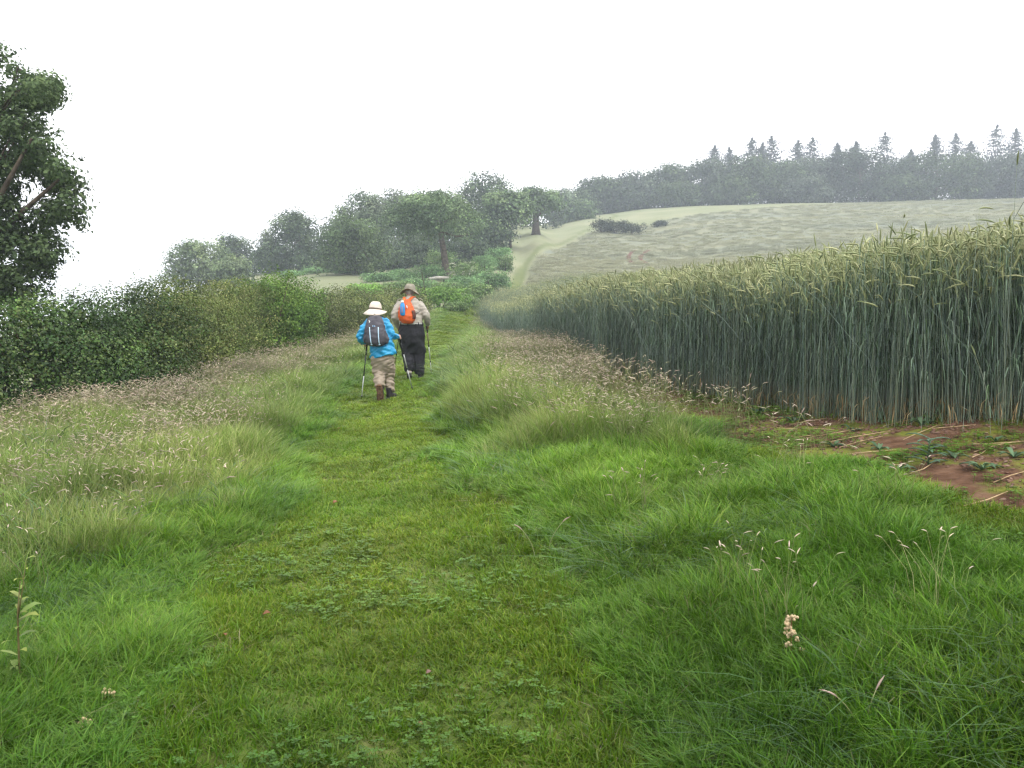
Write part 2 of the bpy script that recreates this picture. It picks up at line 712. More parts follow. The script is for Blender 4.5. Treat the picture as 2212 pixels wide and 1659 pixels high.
def clover(rng):
    a = Acc()
    for _ in range(9):
        r, t = .07 * math.sqrt(rng.random()), rng.random() * 6.28
        x, y, h = r * math.cos(t), r * math.sin(t), .02 + .025 * rng.random()
        t0 = rng.random() * 6.28
        col = palette(rng, 1, [(.11, .215, .022), (.13, .24, .03), (.10, .20, .025)])[0]
        for k in range(3):
            u = t0 + k * 2.09
            d = np.array([math.cos(u), math.sin(u), .15])
            s = np.array([-math.sin(u), math.cos(u), 0])
            L = .011 + .004 * rng.random()
            c = np.array([x, y, h])
            a.add([c, c + d * L * .6 + s * L * .5, c + d * L * 1.15, c + d * L * .6 - s * L * .5], np.array([[0, 1, 2, 3]]), col)
        tube(a, [(x, y, -.005), (x, y, h)], .0008, 3, col, cap=False)
    return a


def spindle(acc, p0, p1, r, n, col, bend=None, prof=(.25, .85, 1.0, .8, .1)):
    k = len(prof)
    t = np.linspace(0, 1, k)[:, None]
    pts = p0 + (p1 - p0) * t
    if bend is not None:
        pts = pts + np.asarray(bend) * (t ** 2)
    tube(acc, pts, np.array(prof) * r, n, col, cap=False)


def seedheads(rng, n, R, h0, h1, head=(.026, .052), hr=.0032, cols=((.50, .37, .31), (.50, .42, .33), (.44, .38, .27), (.40, .39, .23))):
    a = Acc()
    for _ in range(n):
        r, t = R * math.sqrt(rng.random()), rng.random() * 6.28
        b = np.array([r * math.cos(t), r * math.sin(t), 0.])
        h = h0 + (h1 - h0) * rng.random()
        az = rng.random() * 6.28
        d = np.array([math.cos(az), math.sin(az), 0])
        ln = .08 + .22 * rng.random()
        pts = [b, b + d * ln * h * .25 + [0, 0, h * .55], b + d * ln * h + [0, 0, h]]
        tube(a, pts, [.0013, .0011, .0008], 3, palette(rng, 1, [(.22, .28, .09), (.32, .31, .15)])[0], cap=False)
        L = head[0] + (head[1] - head[0]) * rng.random()
        dirv = norm(d * (.15 + .7 * rng.random()) + np.array([0, 0, 1.]) * (1.0 - .3 * rng.random()))
        spindle(a, pts[2], pts[2] + dirv * L, hr * (.7 + .6 * rng.random()), 4, palette(rng, 1, cols)[0], bend=d * L * .35 - np.array([0, 0, L * .25]))
    return a


rg = np.random.default_rng(5)
ACC_G = []
for _ in range(4):      # 0-3 mown sward
    ACC_G.append(blades(rg, 64, .065, .022, .068, .0055, .85, G_MOWN))
for _ in range(4):      # 4-7 lush tufts, unit height about .2
    ACC_G.append(blades(rg, 46, .05, .10, .22, .0048, .75, G_LUSH))
for _ in range(4):      # 8-11 long thin grass, unit height about .4
    ACC_G.append(blades(rg, 40, .06, .20, .42, .0042, .55, G_LONG))
for _ in range(3):      # 12-14 clover
    ACC_G.append(clover(rg))
for _ in range(3):      # 15-17 seed heads, unit height about .5
    ACC_G.append(seedheads(rg, 15, .12, .30, .56))
for _ in range(2):      # 18-19 a few dry blades
    ACC_G.append(blades(rg, 8, .05, .08, .2, .004, 1.0, G_DRY))
for _ in range(2):      # 20-21 broad arching cocksfoot leaves
    ACC_G.append(blades(rg, 16, .04, .18, .36, .0075, 1.15, [(.06, .14, .03), (.08, .16, .05), (.1, .17, .07)]))
C_GRASS = proto_collection("grass_tuft", ACC_G, M_GRASS)

BANDS = [(1.0, 2.4, 260, 1.1), (2.4, 4.2, 420, 1.0), (4.2, 7, 260, 1.2), (7, 11, 150, 1.45), (11, 18, 80, 1.9), (18, 30, 40, 2.6), (30, 46, 18, 3.8), (46, 64, 8, 5.5)]


def band_points(rng):
    X, Y, S = [], [], []
    for y0, y1, dens, s in BANDS:
        w = .70 * y1 + 1.8
        n = int((y1 - y0) * 2 * w * dens)
        y = y0 + (y1 - y0) * rng.random(n)
        x = (rng.random(n) * 2 - 1) * w
        ok = np.abs(x) < .70 * y + 1.8
        X.append(x[ok])
        Y.append(y[ok])
        S.append(np.full(ok.sum(), s))
    return np.concatenate(X), np.concatenate(Y), np.concatenate(S)


HEDGE_Y = np.array([0, 9, 10.3, 11.1, 14.5, 20.7, 26, 31, 38, 46, 52, 60, 66])
HEDGE_X = np.array([-8.5, -7.6, -6.9, -6.2, -5.8, -6.4, -5.9, -5.6, -5.1, -4.5, -4.1, -3.6, -2.9])


def hedge_x(y):
    return np.interp(y, HEDGE_Y, HEDGE_X)


def build_grass():
    rng = np.random.default_rng(21)
    x, y, s = band_points(rng)
    keep = (x > hedge_x(y) - .3) & (x < edge_x(y) + .15)
    x, y, s = x[keep], y[keep], s[keep]
    n = len(x)
    hw = path_hw(y)
    dp = x - path_x(y)
    wob = (vnoise(x, y, .8, 31) - .5) * .45 + (vnoise(x, y, .3, 32) - .5) * .2
    dl, dr = -dp - hw + wob, dp - hw + wob
    de = -(in_crop(x, y) + soil_w(y)) + (vnoise(x, y, .45, 9) - .5) * .6     # metres outside the soil strip
    tl, tr = sstep(-.1, lerp(1.6, .9, sstep(4, 10, y)), dl), sstep(-.15, lerp(1.5, .8, sstep(4, 10, y)), dr)
    off = np.maximum(tl, tr)
    near = sstep(3.0, 7.5, y)
    bump = sstep(.25, .8, vnoise(x, y, .5, 41)) * .7 + vnoise(x, y, 1.7, 42) * .35
    H = .045 + tl * lerp(.13, .34, near) * (.6 + .8 * bump) + tr * (lerp(.13, .19, near) + .17 * sstep(5, 10, y)) * (.45 + 1.1 * bump)
    H *= lerp(1, .3, sstep(1.05, -.1, de))
    H *= lerp(1, .6, sstep(1.1, .2, x - hedge_x(y)))
    soilz = sstep(.0, -.12, de)
    drop = rng.random(n) < soilz * lerp(.96, .42, sstep(.48, .64, vnoise(x, y, .42, 19)))
    kind = np.where(H < .085, 0, np.where(H < .25, 4, 8))
    u = rng.random(n)
    idx = kind + rng.integers(0, 4, n)
    unit = np.where(kind == 0, .05, np.where(kind == 4, .2, .38))
    hz = H / unit
    # clover in the short sward near the camera, broad leaves and dry blades here and there
    cl = (vnoise(x, y, .5, 51) > .5) & (H < .12) & (y < 5.5) & (u < .13)
    idx = np.where(cl, rng.integers(12, 15, n), idx)
    hz = np.where(cl, 1.0 + .5 * rng.random(n), hz)
    dry = (u > .93) & (H > .06)
    idx = np.where(dry, rng.integers(18, 20, n), idx)
    hz = np.where(dry, H / .17, hz)
    br = (u > .82) & (u < .93) & (H > .12) & (vnoise(x, y, 1.1, 52) > .45)
    idx = np.where(br, rng.integers(20, 22, n), idx)
    hz = np.where(br, H / .26, hz)
    lowsoil = soilz > .5
    idx = np.where(lowsoil, rng.integers(12, 15, n), idx)
    hz = np.where(lowsoil, .8 + .4 * rng.random(n), hz)
    hz = np.clip(hz, .35, 2.2) * (.8 + .4 * rng.random(n))
    # grass tint: worn yellower middle of the path, lusher tufts, paler tall grass
    worn = np.exp(-(dp / (.6 * hw)) ** 2) * sstep(.35, .75, vnoise(x, y, 1.3, 61))
    tint = np.ones((n, 3))
    tint *= (1 + (vnoise(x, y, .9, 62) - .5)[:, None] * np.array([.5, .3, .4]))
    tint = lerp(tint, tint * np.array([1.12, 1.02, 1.05]), worn[:, None])
    tint = lerp(tint, tint * np.array([1.08, 1.03, 1.2]), (np.maximum(tl, tr * sstep(5, 9, y)) * near)[:, None])
    tint *= lerp(np.array([.54, .62, .5]), np.ones(3), sstep(1.8, 7.5, y)[:, None])      # vignette-like darkening towards the camera, painted into the turf tint
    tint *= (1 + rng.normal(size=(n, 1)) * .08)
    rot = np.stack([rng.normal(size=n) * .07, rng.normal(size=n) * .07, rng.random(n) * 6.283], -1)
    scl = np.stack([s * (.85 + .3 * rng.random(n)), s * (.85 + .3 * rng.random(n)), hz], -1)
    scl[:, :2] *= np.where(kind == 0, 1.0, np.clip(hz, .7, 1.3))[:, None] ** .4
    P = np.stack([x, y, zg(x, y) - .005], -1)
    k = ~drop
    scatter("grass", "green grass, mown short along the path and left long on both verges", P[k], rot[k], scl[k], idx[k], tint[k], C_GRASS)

    # flowering grass heads above the long grass
    x, y, s = band_points(rng)
    hw = path_hw(y)
    dp = x - path_x(y)
    dl, dr = -dp - hw, dp - hw
    de = -(in_crop(x, y) + soil_w(y))
    pl = sstep(.4, 2.2, dl) * lerp(.012, 1.0, sstep(4.5, 10, y)) * (x > hedge_x(y)) * (.25 + 1.0 * sstep(.3, .75, vnoise(x, y, 1.6, 71))) * lerp(.6, 1.3, sstep(3.2, .8, x - hedge_x(y)))
    pr = sstep(.6, 1.4, dr) * (de > -.35) * lerp(.006, .9, sstep(6, 12, y)) * (.4 + .6 * sstep(.3, .75, vnoise(x, y, 1.3, 72)))
    pr = np.maximum(pr, (np.abs(de) < .3) * .05 * sstep(4.5, 6, y))
    far = sstep(30, 45, y) * (dr > .1) * (x < edge_x(y) + .1) * .7
    p = np.maximum(np.maximum(pl, pr), far) * .5
    k = rng.random(len(x)) < p
    x, y, s, dl_ = x[k], y[k], s[k], dl[k]
    n = len(x)
    P = np.stack([x, y, zt(x, y)], -1)
    rot = np.stack([rng.normal(size=n) * .08, rng.normal(size=n) * .08, rng.random(n) * 6.283], -1)
    hz = np.where(dl_ > 0, .85, .78) * (.75 + .5 * rng.random(n)) * lerp(.75, 1.05, sstep(4, 10, y))
    sc_ = np.clip(s, 1, 1.5)
    scl = np.stack([sc_, sc_, hz], -1)
    tint = np.ones((n, 3)) * (1 + rng.normal(size=(n, 1)) * .12)
    scatter("grass_seed_heads", "pinkish grass seed heads above the long verge grass", P, rot, scl, rng.integers(15, 18, n), tint, C_GRASS)


# ------------------------------------------------------------------ rye
STEM_C = [(.17, .235, .205), (.21, .26, .225), (.15, .22, .165), (.25, .285, .20)]
EAR_C = [(.27, .30, .14), (.34, .36, .18), (.21, .25, .11), (.41, .41, .22)]
RLEAF_C = [(.08, .13, .075), (.10, .15, .10), (.13, .17, .12), (.07, .12, .05)]
DRYL_C = [(.27, .19, .085), (.21, .14, .06), (.33, .26, .13)]


def rye_stalk(rng, acc_stem, acc_leaf, acc_ear, b, h, lean=.07, dry=True, detail=2):
    az = rng.random() * 6.28
    d = np.array([math.cos(az), math.sin(az), 0])
    ln = abs(rng.normal()) * lean
    t = np.array([0, .4, .75, 1.0])
    pts = b + d * (ln * h * t ** 2)[:, None] + np.array([0, 0, 1.]) * (h * t)[:, None]
    c = palette(rng, 1, STEM_C, .12)[0]
    cc = np.stack([c * np.array([1.1, 1.0, .85]), c, c * 1.05, c * np.array([1.4, 1.35, .9])])
    tube(acc_stem, pts, [.0024, .0022, .0019, .0012], 3, cc, cap=False)
    # ear
    L = .085 + .04 * rng.random()
    nod = rng.random() ** 1.5
    dv = norm(d * (.15 + 1.1 * nod) + np.array([0, 0, 1.]) * (1 - .55 * nod))
    e0 = pts[-1]
    e1 = e0 + dv * L
    bend = d * L * .3 * nod - np.array([0, 0, L * .35 * nod])
    ec = palette(rng, 1, EAR_C, .15)[0]
    spindle(acc_ear, e0, e1, .0068, 5, ec, bend, (.5, 1, .95, .75, .25))
    if detail > 1:
        for k in range(7):
            f = (k + .5) / 7
            p = e0 + (e1 - e0) * f + bend * f * f
            o = norm(rng.normal(size=3) * .6 + dv)
            sd = norm(np.cross(o, rng.normal(size=3)))
            acc_ear.add([p - sd * .0013, p + sd * .0013, p + o * (.035 + .02 * rng.random())], np.array([[0, 1, 2]]), ec * 1.15)
    # leaves
    for k in range(4):
        f = .20 + .20 * k + .12 * rng.random()
        p = b + d * ln * h * f * f + np.array([0, 0, h * f])
        a2 = rng.random() * 6.28
        o = np.array([math.cos(a2), math.sin(a2), 0])
        s = np.array([-math.sin(a2), math.cos(a2), .0])
        ll = .10 + .12 * rng.random()
        if k == 0 and dry and rng.random() < .3:
            lp = [p * [1, 1, .6], p * [1, 1, .6] + o * ll * .3 + [0, 0, -.03], p * [1, 1, .6] + o * ll * .4 + [0, 0, -.16]]
            ribbon(acc_leaf, lp, [.006, .007, .001], s, palette(rng, 1, DRYL_C)[0])
        else:
            rise = .06 + .10 * rng.random()
            lp = [p, p + o * ll * .35 + [0, 0, rise * .8], p + o * ll * .75 + [0, 0, rise * .75], p + o * ll + [0, 0, -.02 - .06 * rng.random()]]
            ribbon(acc_leaf, lp, [.0045, .0075, .006, .0008], s, palette(rng, 1, RLEAF_C)[0])


def rye_clump(rng, n, R, detail=2, hh=(.86, 1.44)):
    a = Acc()
    for _ in range(n):
        b = np.array([(rng.random() * 2 - 1) * R, (rng.random() * 2 - 1) * R, -.02])
        h = hh[0] + (hh[1] - hh[0]) * rng.random() ** .5
        rye_stalk(rng, a, a, a, b, h, 0.05 if rng.random() < .82 else .28, True, detail)
    # dry basal leaves and short late tillers
    for _ in range(n):
        b = np.array([(rng.random() * 2 - 1) * R, (rng.random() * 2 - 1) * R, 0])
        a2 = rng.random() * 6.28
        o = np.array([math.cos(a2), math.sin(a2), 0])
        s = np.array([-math.sin(a2), math.cos(a2), 0])
        hgt = .05 + .15 * rng.random()
        cols = DRYL_C if rng.random() < .4 else RLEAF_C
        ribbon(a, [b, b + o * .03 + [0, 0, hgt * .6], b + o * .08 + [0, 0, hgt]], [.006, .006, .001], s, palette(rng, 1, cols)[0])
    return a


rr_ = np.random.default_rng(8)
ACC_R = [rye_clump(rr_, 34, .16) for _ in range(6)]          # 0-5 near
ACC_R += [rye_clump(rr_, 30, .32, 1) for _ in range(3)]      # 6-8 mid
_far = []
for _ in range(3):                                           # 9-11 only the tops, for the far slope
    a = Acc()
    for k in range(60):
        b = np.array([(rr_.random() * 2 - 1) * .5, (rr_.random() * 2 - 1) * .5, 0.])
        h = .34 + .22 * rr_.random()
        az = rr_.random() * 6.28
        d = np.array([math.cos(az), math.sin(az), 0])
        tube(a, [b, b + [0, 0, h]], [.006, .004], 3, (.30, .31, .2), cap=False)
        spindle(a, b + [0, 0, h], b + d * .06 + [0, 0, h + .08], 0.016, 4, palette(rr_, 1, [(.34, .35, .21), (.40, .39, .24)], .08)[0])
    _far.append(a)
C_RYE = proto_collection("rye_clump", ACC_R + _far, M_CROP)

TRACKS = []    # the two bare wheel tracks on the far slope, as centre lines (pixel, pixel, metres from the camera)
for line in ([(1371, 541), (1362, 548), (1357, 556), (1360, 564), (1370, 571)], [(1401, 541), (1390, 549), (1383, 556), (1386, 564), (1398, 571)]):
    TRACKS.append(np.array([ground_at(X * D, Y * D) for X, Y in line]))


def track_dist(x, y):
    dmin = np.full(len(x), 99.)
    for L in TRACKS:
        for a, b in zip(L[:-1], L[1:]):
            ab = (b - a)[:2]
            t = np.clip(((x - a[0]) * ab[0] + (y - a[1]) * ab[1]) / (ab @ ab + 1e-9), 0, 1)
            dmin = np.minimum(dmin, np.hypot(x - a[0] - t * ab[0], y - a[1] - t * ab[1]))
    return dmin


def build_crop():
    rng = np.random.default_rng(33)
    PX, PY, S, I, Z = [], [], [], [], []
    # near stand: real density along the visible edge
    for (y0, y1, depth, step, si, ss) in [(3.0, 12, 1.6, .205, 0, 1.0), (12, 22, 1.8, .30, 0, 1.1), (22, 42, 2.5, .5, 6, 1.0), (42, 64, 3.5, .8, 6, 1.3)]:
        ys = np.arange(y0, y1, step * .8)
        xs = np.arange(0, depth, step)
        gx, gy = np.meshgrid(xs, ys)
        x = gx.ravel() + rng.normal(size=gx.size) * step * .25
        y = gy.ravel() + rng.normal(size=gx.size) * step * .25
        x = edge_x(y) + np.abs(x) + .05 + (vnoise(y, y * 0, .5, 77) - .5) * .25
        PX.append(x); PY.append(y); S.append(np.full(x.size, ss)); I.append(si + rng.integers(0, 6 if si == 0 else 3, x.size))
    # behind the edge: thinner, tops only matter
    for (y0, y1, off, dens, si, ss) in [(2.0, 14, 1.5, 7.0, 0, 1.15), (14, 34, 1.7, 3.0, 6, 1.0), (34, 62, 2.2, 1.3, 6, 1.3)]:
        w = .72 * y1 + 3
        n = int((y1 - y0) * (w + 3) * dens)
        y = y0 + (y1 - y0) * rng.random(n)
        x = -3 + (w + 3) * rng.random(n)
        k = (x > edge_x(y) + off) & (x < .72 * y + 3)
        x, y = x[k], y[k]
        PX.append(x); PY.append(y); S.append(np.full(x.size, ss)); I.append(si + rng.integers(0, 6 if si == 0 else 3, x.size))
    # far slope
    n = 60000
    y = 60 + 140 * rng.random(n) ** 1.0
    x = -4 + 150 * rng.random(n)
    k = (in_crop(x, y) > .3) & (x < .70 * y + 4) & (track_dist(x, y) > .4) & (rng.random(n) < np.interp(y, [60, 80, 120, 200], [1.0, .6, .25, .12]))
    x, y = x[k], y[k]
    PX.append(x); PY.append(y); S.append(np.full(x.size, 1.25)); I.append(9 + rng.integers(0, 3, x.size))
    x, y, s, idx = map(np.concatenate, (PX, PY, S, I))
    n = len(x)
    P = np.stack([x, y, zt(x, y)], -1)
    rot = np.stack([rng.normal(size=n) * .035, rng.normal(size=n) * .035, rng.random(n) * 6.283], -1)
    hz = (.93 + .14 * rng.random(n)) * (1 + (vnoise(x, y, 2.2, 81) - .5) * .14)
    hz = np.where(idx >= 9, hz * .4, hz)
    scl = np.stack([s, s, hz], -1)
    band = np.where(y > 60, (vnoise(x * .12 + y * .02, y * .9, 6, 83) - .5), 0)
    tint = np.ones((n, 3)) * (1 + rng.normal(size=(n, 1)) * .06) * (1 + band[:, None] * np.array([.3, .22, .08]))
    scatter("rye_crop", "tall blue-green rye with yellowing ears, filling the field on the right", P, rot, scl, idx, tint, C_RYE)


build_grass()
build_crop()


def build_clods():
    rng = np.random.default_rng(66)
    accs = []
    for _ in range(4):
        a = Acc()
        r = .6 + .4 * rng.random(4)
        loft(a, [(0, 0, -.3, .5 * r[0], .5), (.1 * rng.normal(), 0, .1, 1.0, .8 * r[1]), (.1 * rng.normal(), .1, .5, .75 * r[2], .7), (0, 0, .72, .3, .25 * r[3])], 7, palette(rng, 1, [(.10, .05, .033), (.16, .085, .055), (.21, .13, .09)])[0])
        a.v[0] = a.v[0] * (1 + rng.normal(size=a.v[0].shape) * .1)
        accs.append(a)
    n = 16000
    y = 3.4 + 13 * rng.random(n) ** 1.3
    x = edge_x(y) - soil_w(y) * rng.random(n) * 1.05 + .5 * rng.random(n)
    k = (x < .72 * y + 2) & (vnoise(x, y, .3, 67) > .3)
    x, y = x[k], y[k]
    n = len(x)
    P = np.stack([x, y, zg(x, y)], -1)
    s = .004 + .016 * rng.random(n) ** 3 + .012 * (rng.random(n) > .97)
    scl = np.stack([s * 1.2, s, s * .8], -1)
    rot = np.stack([rng.normal(size=n) * .3, rng.normal(size=n) * .3, rng.random(n) * 6.28], -1)
    tint = np.ones((n, 3)) * (.8 + .5 * rng.random((n, 1)))
    scatter("soil_crumbs", "crumbs and clods of red soil along the crop edge", P, rot, scl, rng.integers(0, 4, n), tint, proto_collection("soil_crumb", accs, M_CROP))


build_clods()

M_SOIL = plain_mat("red_soil", (.09, .045, .032), (.15, .08, .058), .95, .1, 3, .4)
for L in TRACKS:
    a = Acc()
    P = np.array([np.interp(np.linspace(0, len(L) - 1, 17), np.arange(len(L)), L[:, k]) for k in range(3)]).T
    P[:, 2] = zt(P[:, 0], P[:, 1]) + .05
    tn = norm(np.gradient(P, axis=0))
    sd = norm(np.cross(tn, np.array([0, 0, 1.])))
    w = .27 + .07 * np.sin(np.arange(17))
    a.add(np.stack([P - sd * w[:, None], P + sd * w[:, None]], 1).reshape(-1, 3), np.array([[2 * i, 2 * i + 1, 2 * i + 3, 2 * i + 2] for i in range(16)]), (.15, .07, .04))
    tag(a.obj("wheel_track", M_SOIL, col=False), kind="structure", label="curved bare red wheel track through the far crop")

# ------------------------------------------------------------------ trees
L_OAK = [(.078, .118, .05), (.10, .138, .06), (.066, .10, .045)]
L_DARK = [(.045, .068, .03), (.06, .085, .038), (.038, .058, .028)]
L_MID = [(.07, .105, .038), (.09, .125, .05), (.058, .088, .034)]
L_PALE = [(.10, .135, .06), (.125, .155, .075), (.085, .115, .05)]
L_GREY = [(.08, .105, .06), (.10, .125, .075), (.066, .09, .05)]
L_CONI = [(.03, .046, .034), (.042, .06, .042), (.026, .04, .03)]
L_FRESH = [(.10, .19, .03), (.13, .21, .045), (.08, .16, .03)]
L_HAW = [(.10, .15, .035), (.14, .18, .055), (.185, .20, .075), (.08, .125, .03)]
L_IVY = [(.025, .06, .014), (.038, .085, .018), (.06, .115, .024), (.085, .12, .035)]
L_BRAM = [(.075, .13, .035), (.10, .16, .05), (.13, .17, .07), (.055, .10, .03)]
L_BRACK = [(.09, .165, .06), (.115, .19, .075), (.075, .14, .055)]
L_GORSE = [(.03, .045, .025), (.045, .06, .032), (.06, .07, .04)]


def foliage(acc, rng, lobes, n, lpc, clump_r, size, cols, inner=.55, low=-.45, upw=.45, jit=.16, aspect=.62, patch=0):
    """leaf clumps spread through the outer part of a set of ellipsoid masses"""
    lobes = np.asarray(lobes, float)
    w = (lobes[:, 3] * lobes[:, 4] + lobes[:, 4] * lobes[:, 5] + lobes[:, 3] * lobes[:, 5])
    nc = max(1, n // lpc)
    li = rng.choice(len(lobes), nc, p=w / w.sum())
    d = norm(rng.normal(size=(nc, 3)))
    d[:, 2] = np.where(d[:, 2] < low, -d[:, 2], d[:, 2])
    rad = inner + (1.04 - inner) * rng.random(nc) ** .6
    c = lobes[li, :3] + d * lobes[li, 3:] * rad[:, None]
    k = lpc
    C = np.repeat(c, k, 0)
    Dn = np.repeat(d, k, 0)
    off = rng.normal(size=(nc * k, 3)) * clump_r * np.array([.6, .6, .42])
    P = C + off
    N = Dn * .5 + off / clump_r * .75 + np.array([0, 0, upw * 1.1]) + rng.normal(size=P.shape) * .33
    pc = palette(rng, nc, cols, jit)
    if patch:
        pn = vnoise(c[:, 0] + c[:, 1] * .6, c[:, 2] * 1.3 + c[:, 1] * .3, patch, 7)
        pc = pc * lerp(.5, 1.55, pn)[:, None] * np.stack([lerp(.92, 1.12, pn), np.ones(nc), lerp(1.05, .95, pn)], -1)
    base = np.repeat(pc, k, 0)
    col = base * (1 + rng.normal(size=(len(P), 1)) * .14)
    leaves(acc, rng, P, N, size * (.7 + .6 * rng.random(len(P))), np.clip(col, .005, .8), aspect)


def sublobes(rng, c, r, n, frac=(.35, .55), low=-.3):
    out = [(*c, *r)]
    for _ in range(n):
        d = norm(rng.normal(size=3))
        d[2] = abs(d[2]) if d[2] < low else d[2]
        s = frac[0] + (frac[1] - frac[0]) * rng.random()
        out.append((c[0] + d[0] * r[0] * .75, c[1] + d[1] * r[1] * .75, c[2] + d[2] * r[2] * .72, r[0] * s, r[1] * s, r[2] * s * .9))
    return out


def trunk_mesh(acc, rng, base, top, r0, lobes, nl=6, bark=(.1, .08, .06), bend=.25):
    base, top = np.asarray(base, float), np.asarray(top, float)
    H = np.linalg.norm(top - base)
    mid = (base + top) / 2 + rng.normal(size=3) * [bend, bend, 0] * r0 * 2
    t = np.linspace(0, 1, 7)[:, None]
    pts = (1 - t) ** 2 * base + 2 * t * (1 - t) * mid + t * t * top
    pts[0, 2] -= .15
    tube(acc, pts, r0 * np.array([1.35, 1.0, .92, .82, .7, .5, .25]), 8, bark)
    for i in range(nl):
        f = .4 + .55 * rng.random()
        p = (1 - f) ** 2 * base + 2 * f * (1 - f) * mid + f * f * top
        lb = lobes[rng.integers(0, len(lobes))]
        d = norm(rng.normal(size=3)) * .8
        e = np.array(lb[:3]) + d * np.array(lb[3:6])
        m = (p + e) / 2 + [0, 0, -.06 * H * rng.random()]
        tube(acc, [p, m, e], r0 * np.array([.45, .26, .08]), 5, bark)


TREE_LIFT = np.array([1.4, 1.48, 1.55])


def tree(label, cx, topY, baseY, hw, d, cols, name="broadleaf_tree", group=None, n=3600, cb=.12, tilt=0., leaf=None, nsub=9, dens=.62, trunk_r=None, seed=0, dead=0, ground=True):
    """cx, topY, hw in photograph pixels, d metres from the camera"""
    rng = np.random.default_rng(1000 + seed)
    p = atd(cx, baseY, d)
    gz = z1(p[0], p[1])
    ztop = atd(cx, topY, d)[2]
    H = ztop - gz
    W = hw * D / F * d * (1.12 if cb < .1 else 1.04)
    n = int(n * 1.5)
    root = thing(name, label, "tree", (p[0], p[1], gz), group)
    zc = H * (cb + 1) / 2
    rz = H * (1 - cb) / 2
    ctr = np.array([tilt, 0, zc])
    lobes = sublobes(rng, ctr, np.array([W * .84, W * .85, rz * .9]), nsub)
    if cb < .1:      # woodland-edge trees carry leaves down to the ground
        for k in range(6):
            u = k / 5 * 2 - 1
            lobes.append((tilt + u * W * .66, -abs(rng.normal()) * W * .3, H * (.2 + .12 * rng.random()), W * .36, W * .4, H * .24))
    # keep sub-masses inside the wanted outline
    lobes = [(max(-W + l[3], min(W - l[3], l[0] - tilt)) + tilt, l[1], min(l[2], H - l[5] * .97), *l[3:]) for l in lobes]
    a = Acc()
    cols = np.array(cols) * TREE_LIFT
    px_m = d / F
    leaf = leaf or max(.16, 2.6 * px_m)
    foliage(a, rng, lobes, n, 14, leaf * 2.3, leaf, cols, dens, -1 if cb < .1 else -.55, .5, .24, patch=max(1.2, W * .35))
    t = Acc()
    trunk_mesh(t, rng, (0, 0, 0), (tilt, 0, H * .8), trunk_r or max(.16, H * .022), lobes)
    if dead:
        for _ in range(dead):
            x0 = (rng.random() - .5) * W * .7
            tube(t, [(tilt + x0, 0, H * .8), (tilt + x0 + .3 * rng.normal(), .2, H * 1.0), (tilt + x0 + .6 * rng.normal(), .3, H * (1.06 + .07 * rng.random()))], [.1, .06, .02], 4)
    t.obj("trunk", M_BARK, root, True)
    a.obj("crown", M_LEAF, root)
    return root


def conifer(label, cx, topY, d, seed, hw=22, group="spruces rising above the hilltop wood", nb=None):
    rng = np.random.default_rng(3000 + seed)
    p = atd(cx, 430, d)
    gz = z1(p[0], p[1])
    H = atd(cx, topY, d)[2] - gz
    R = hw * D / F * d * 3.2
    root = thing("spruce_tree", label, "conifer", (p[0], p[1], gz), group)
    t = Acc()
    lean = rng.normal() * .15
    tube(t, [(0, 0, -.2), (lean * .5, 0, H * .5), (lean, 0, H)], [.3, .18, .03], 7)
    t.obj("trunk", M_BARK, root, True)
    a = Acc()
    P, N, S = [], [], []
    lv = 22
    span = min(H * .85, R * 1.5)
    for i in range(lv):
        f = i / (lv - 1)
        z = H - span * (1 - f)
        rad = R * (1 - f) ** .62 * (.75 + .5 * rng.random()) + .12
        for b in range(14):
            az = rng.random() * 6.28
            rb = rad * (.45 + .75 * rng.random())
            for s in np.linspace(.15, 1, 6):
                o = np.array([math.cos(az), math.sin(az), 0]) * rb * s
                P.append(np.array([lean * z / H, 0, z]) + o + [0, 0, -.25 * rb * s ** 1.5 + .12 * s ** 4 * rb] + rng.normal(size=3) * [.12, .12, .2])
                N.append([rng.normal() * .8, rng.normal() * .8 - .3, .55])
                S.append(1.0 * (1.1 - .45 * f) * (1.15 - .5 * s))
    n = len(P)
    leaves(a, rng, np.array(P), np.array(N), np.array(S), palette(rng, n, L_CONI), .55, fold=.3)
    for _ in range(3):    # leader
        pass
    a.obj("crown", M_LEAF, root)
    return root


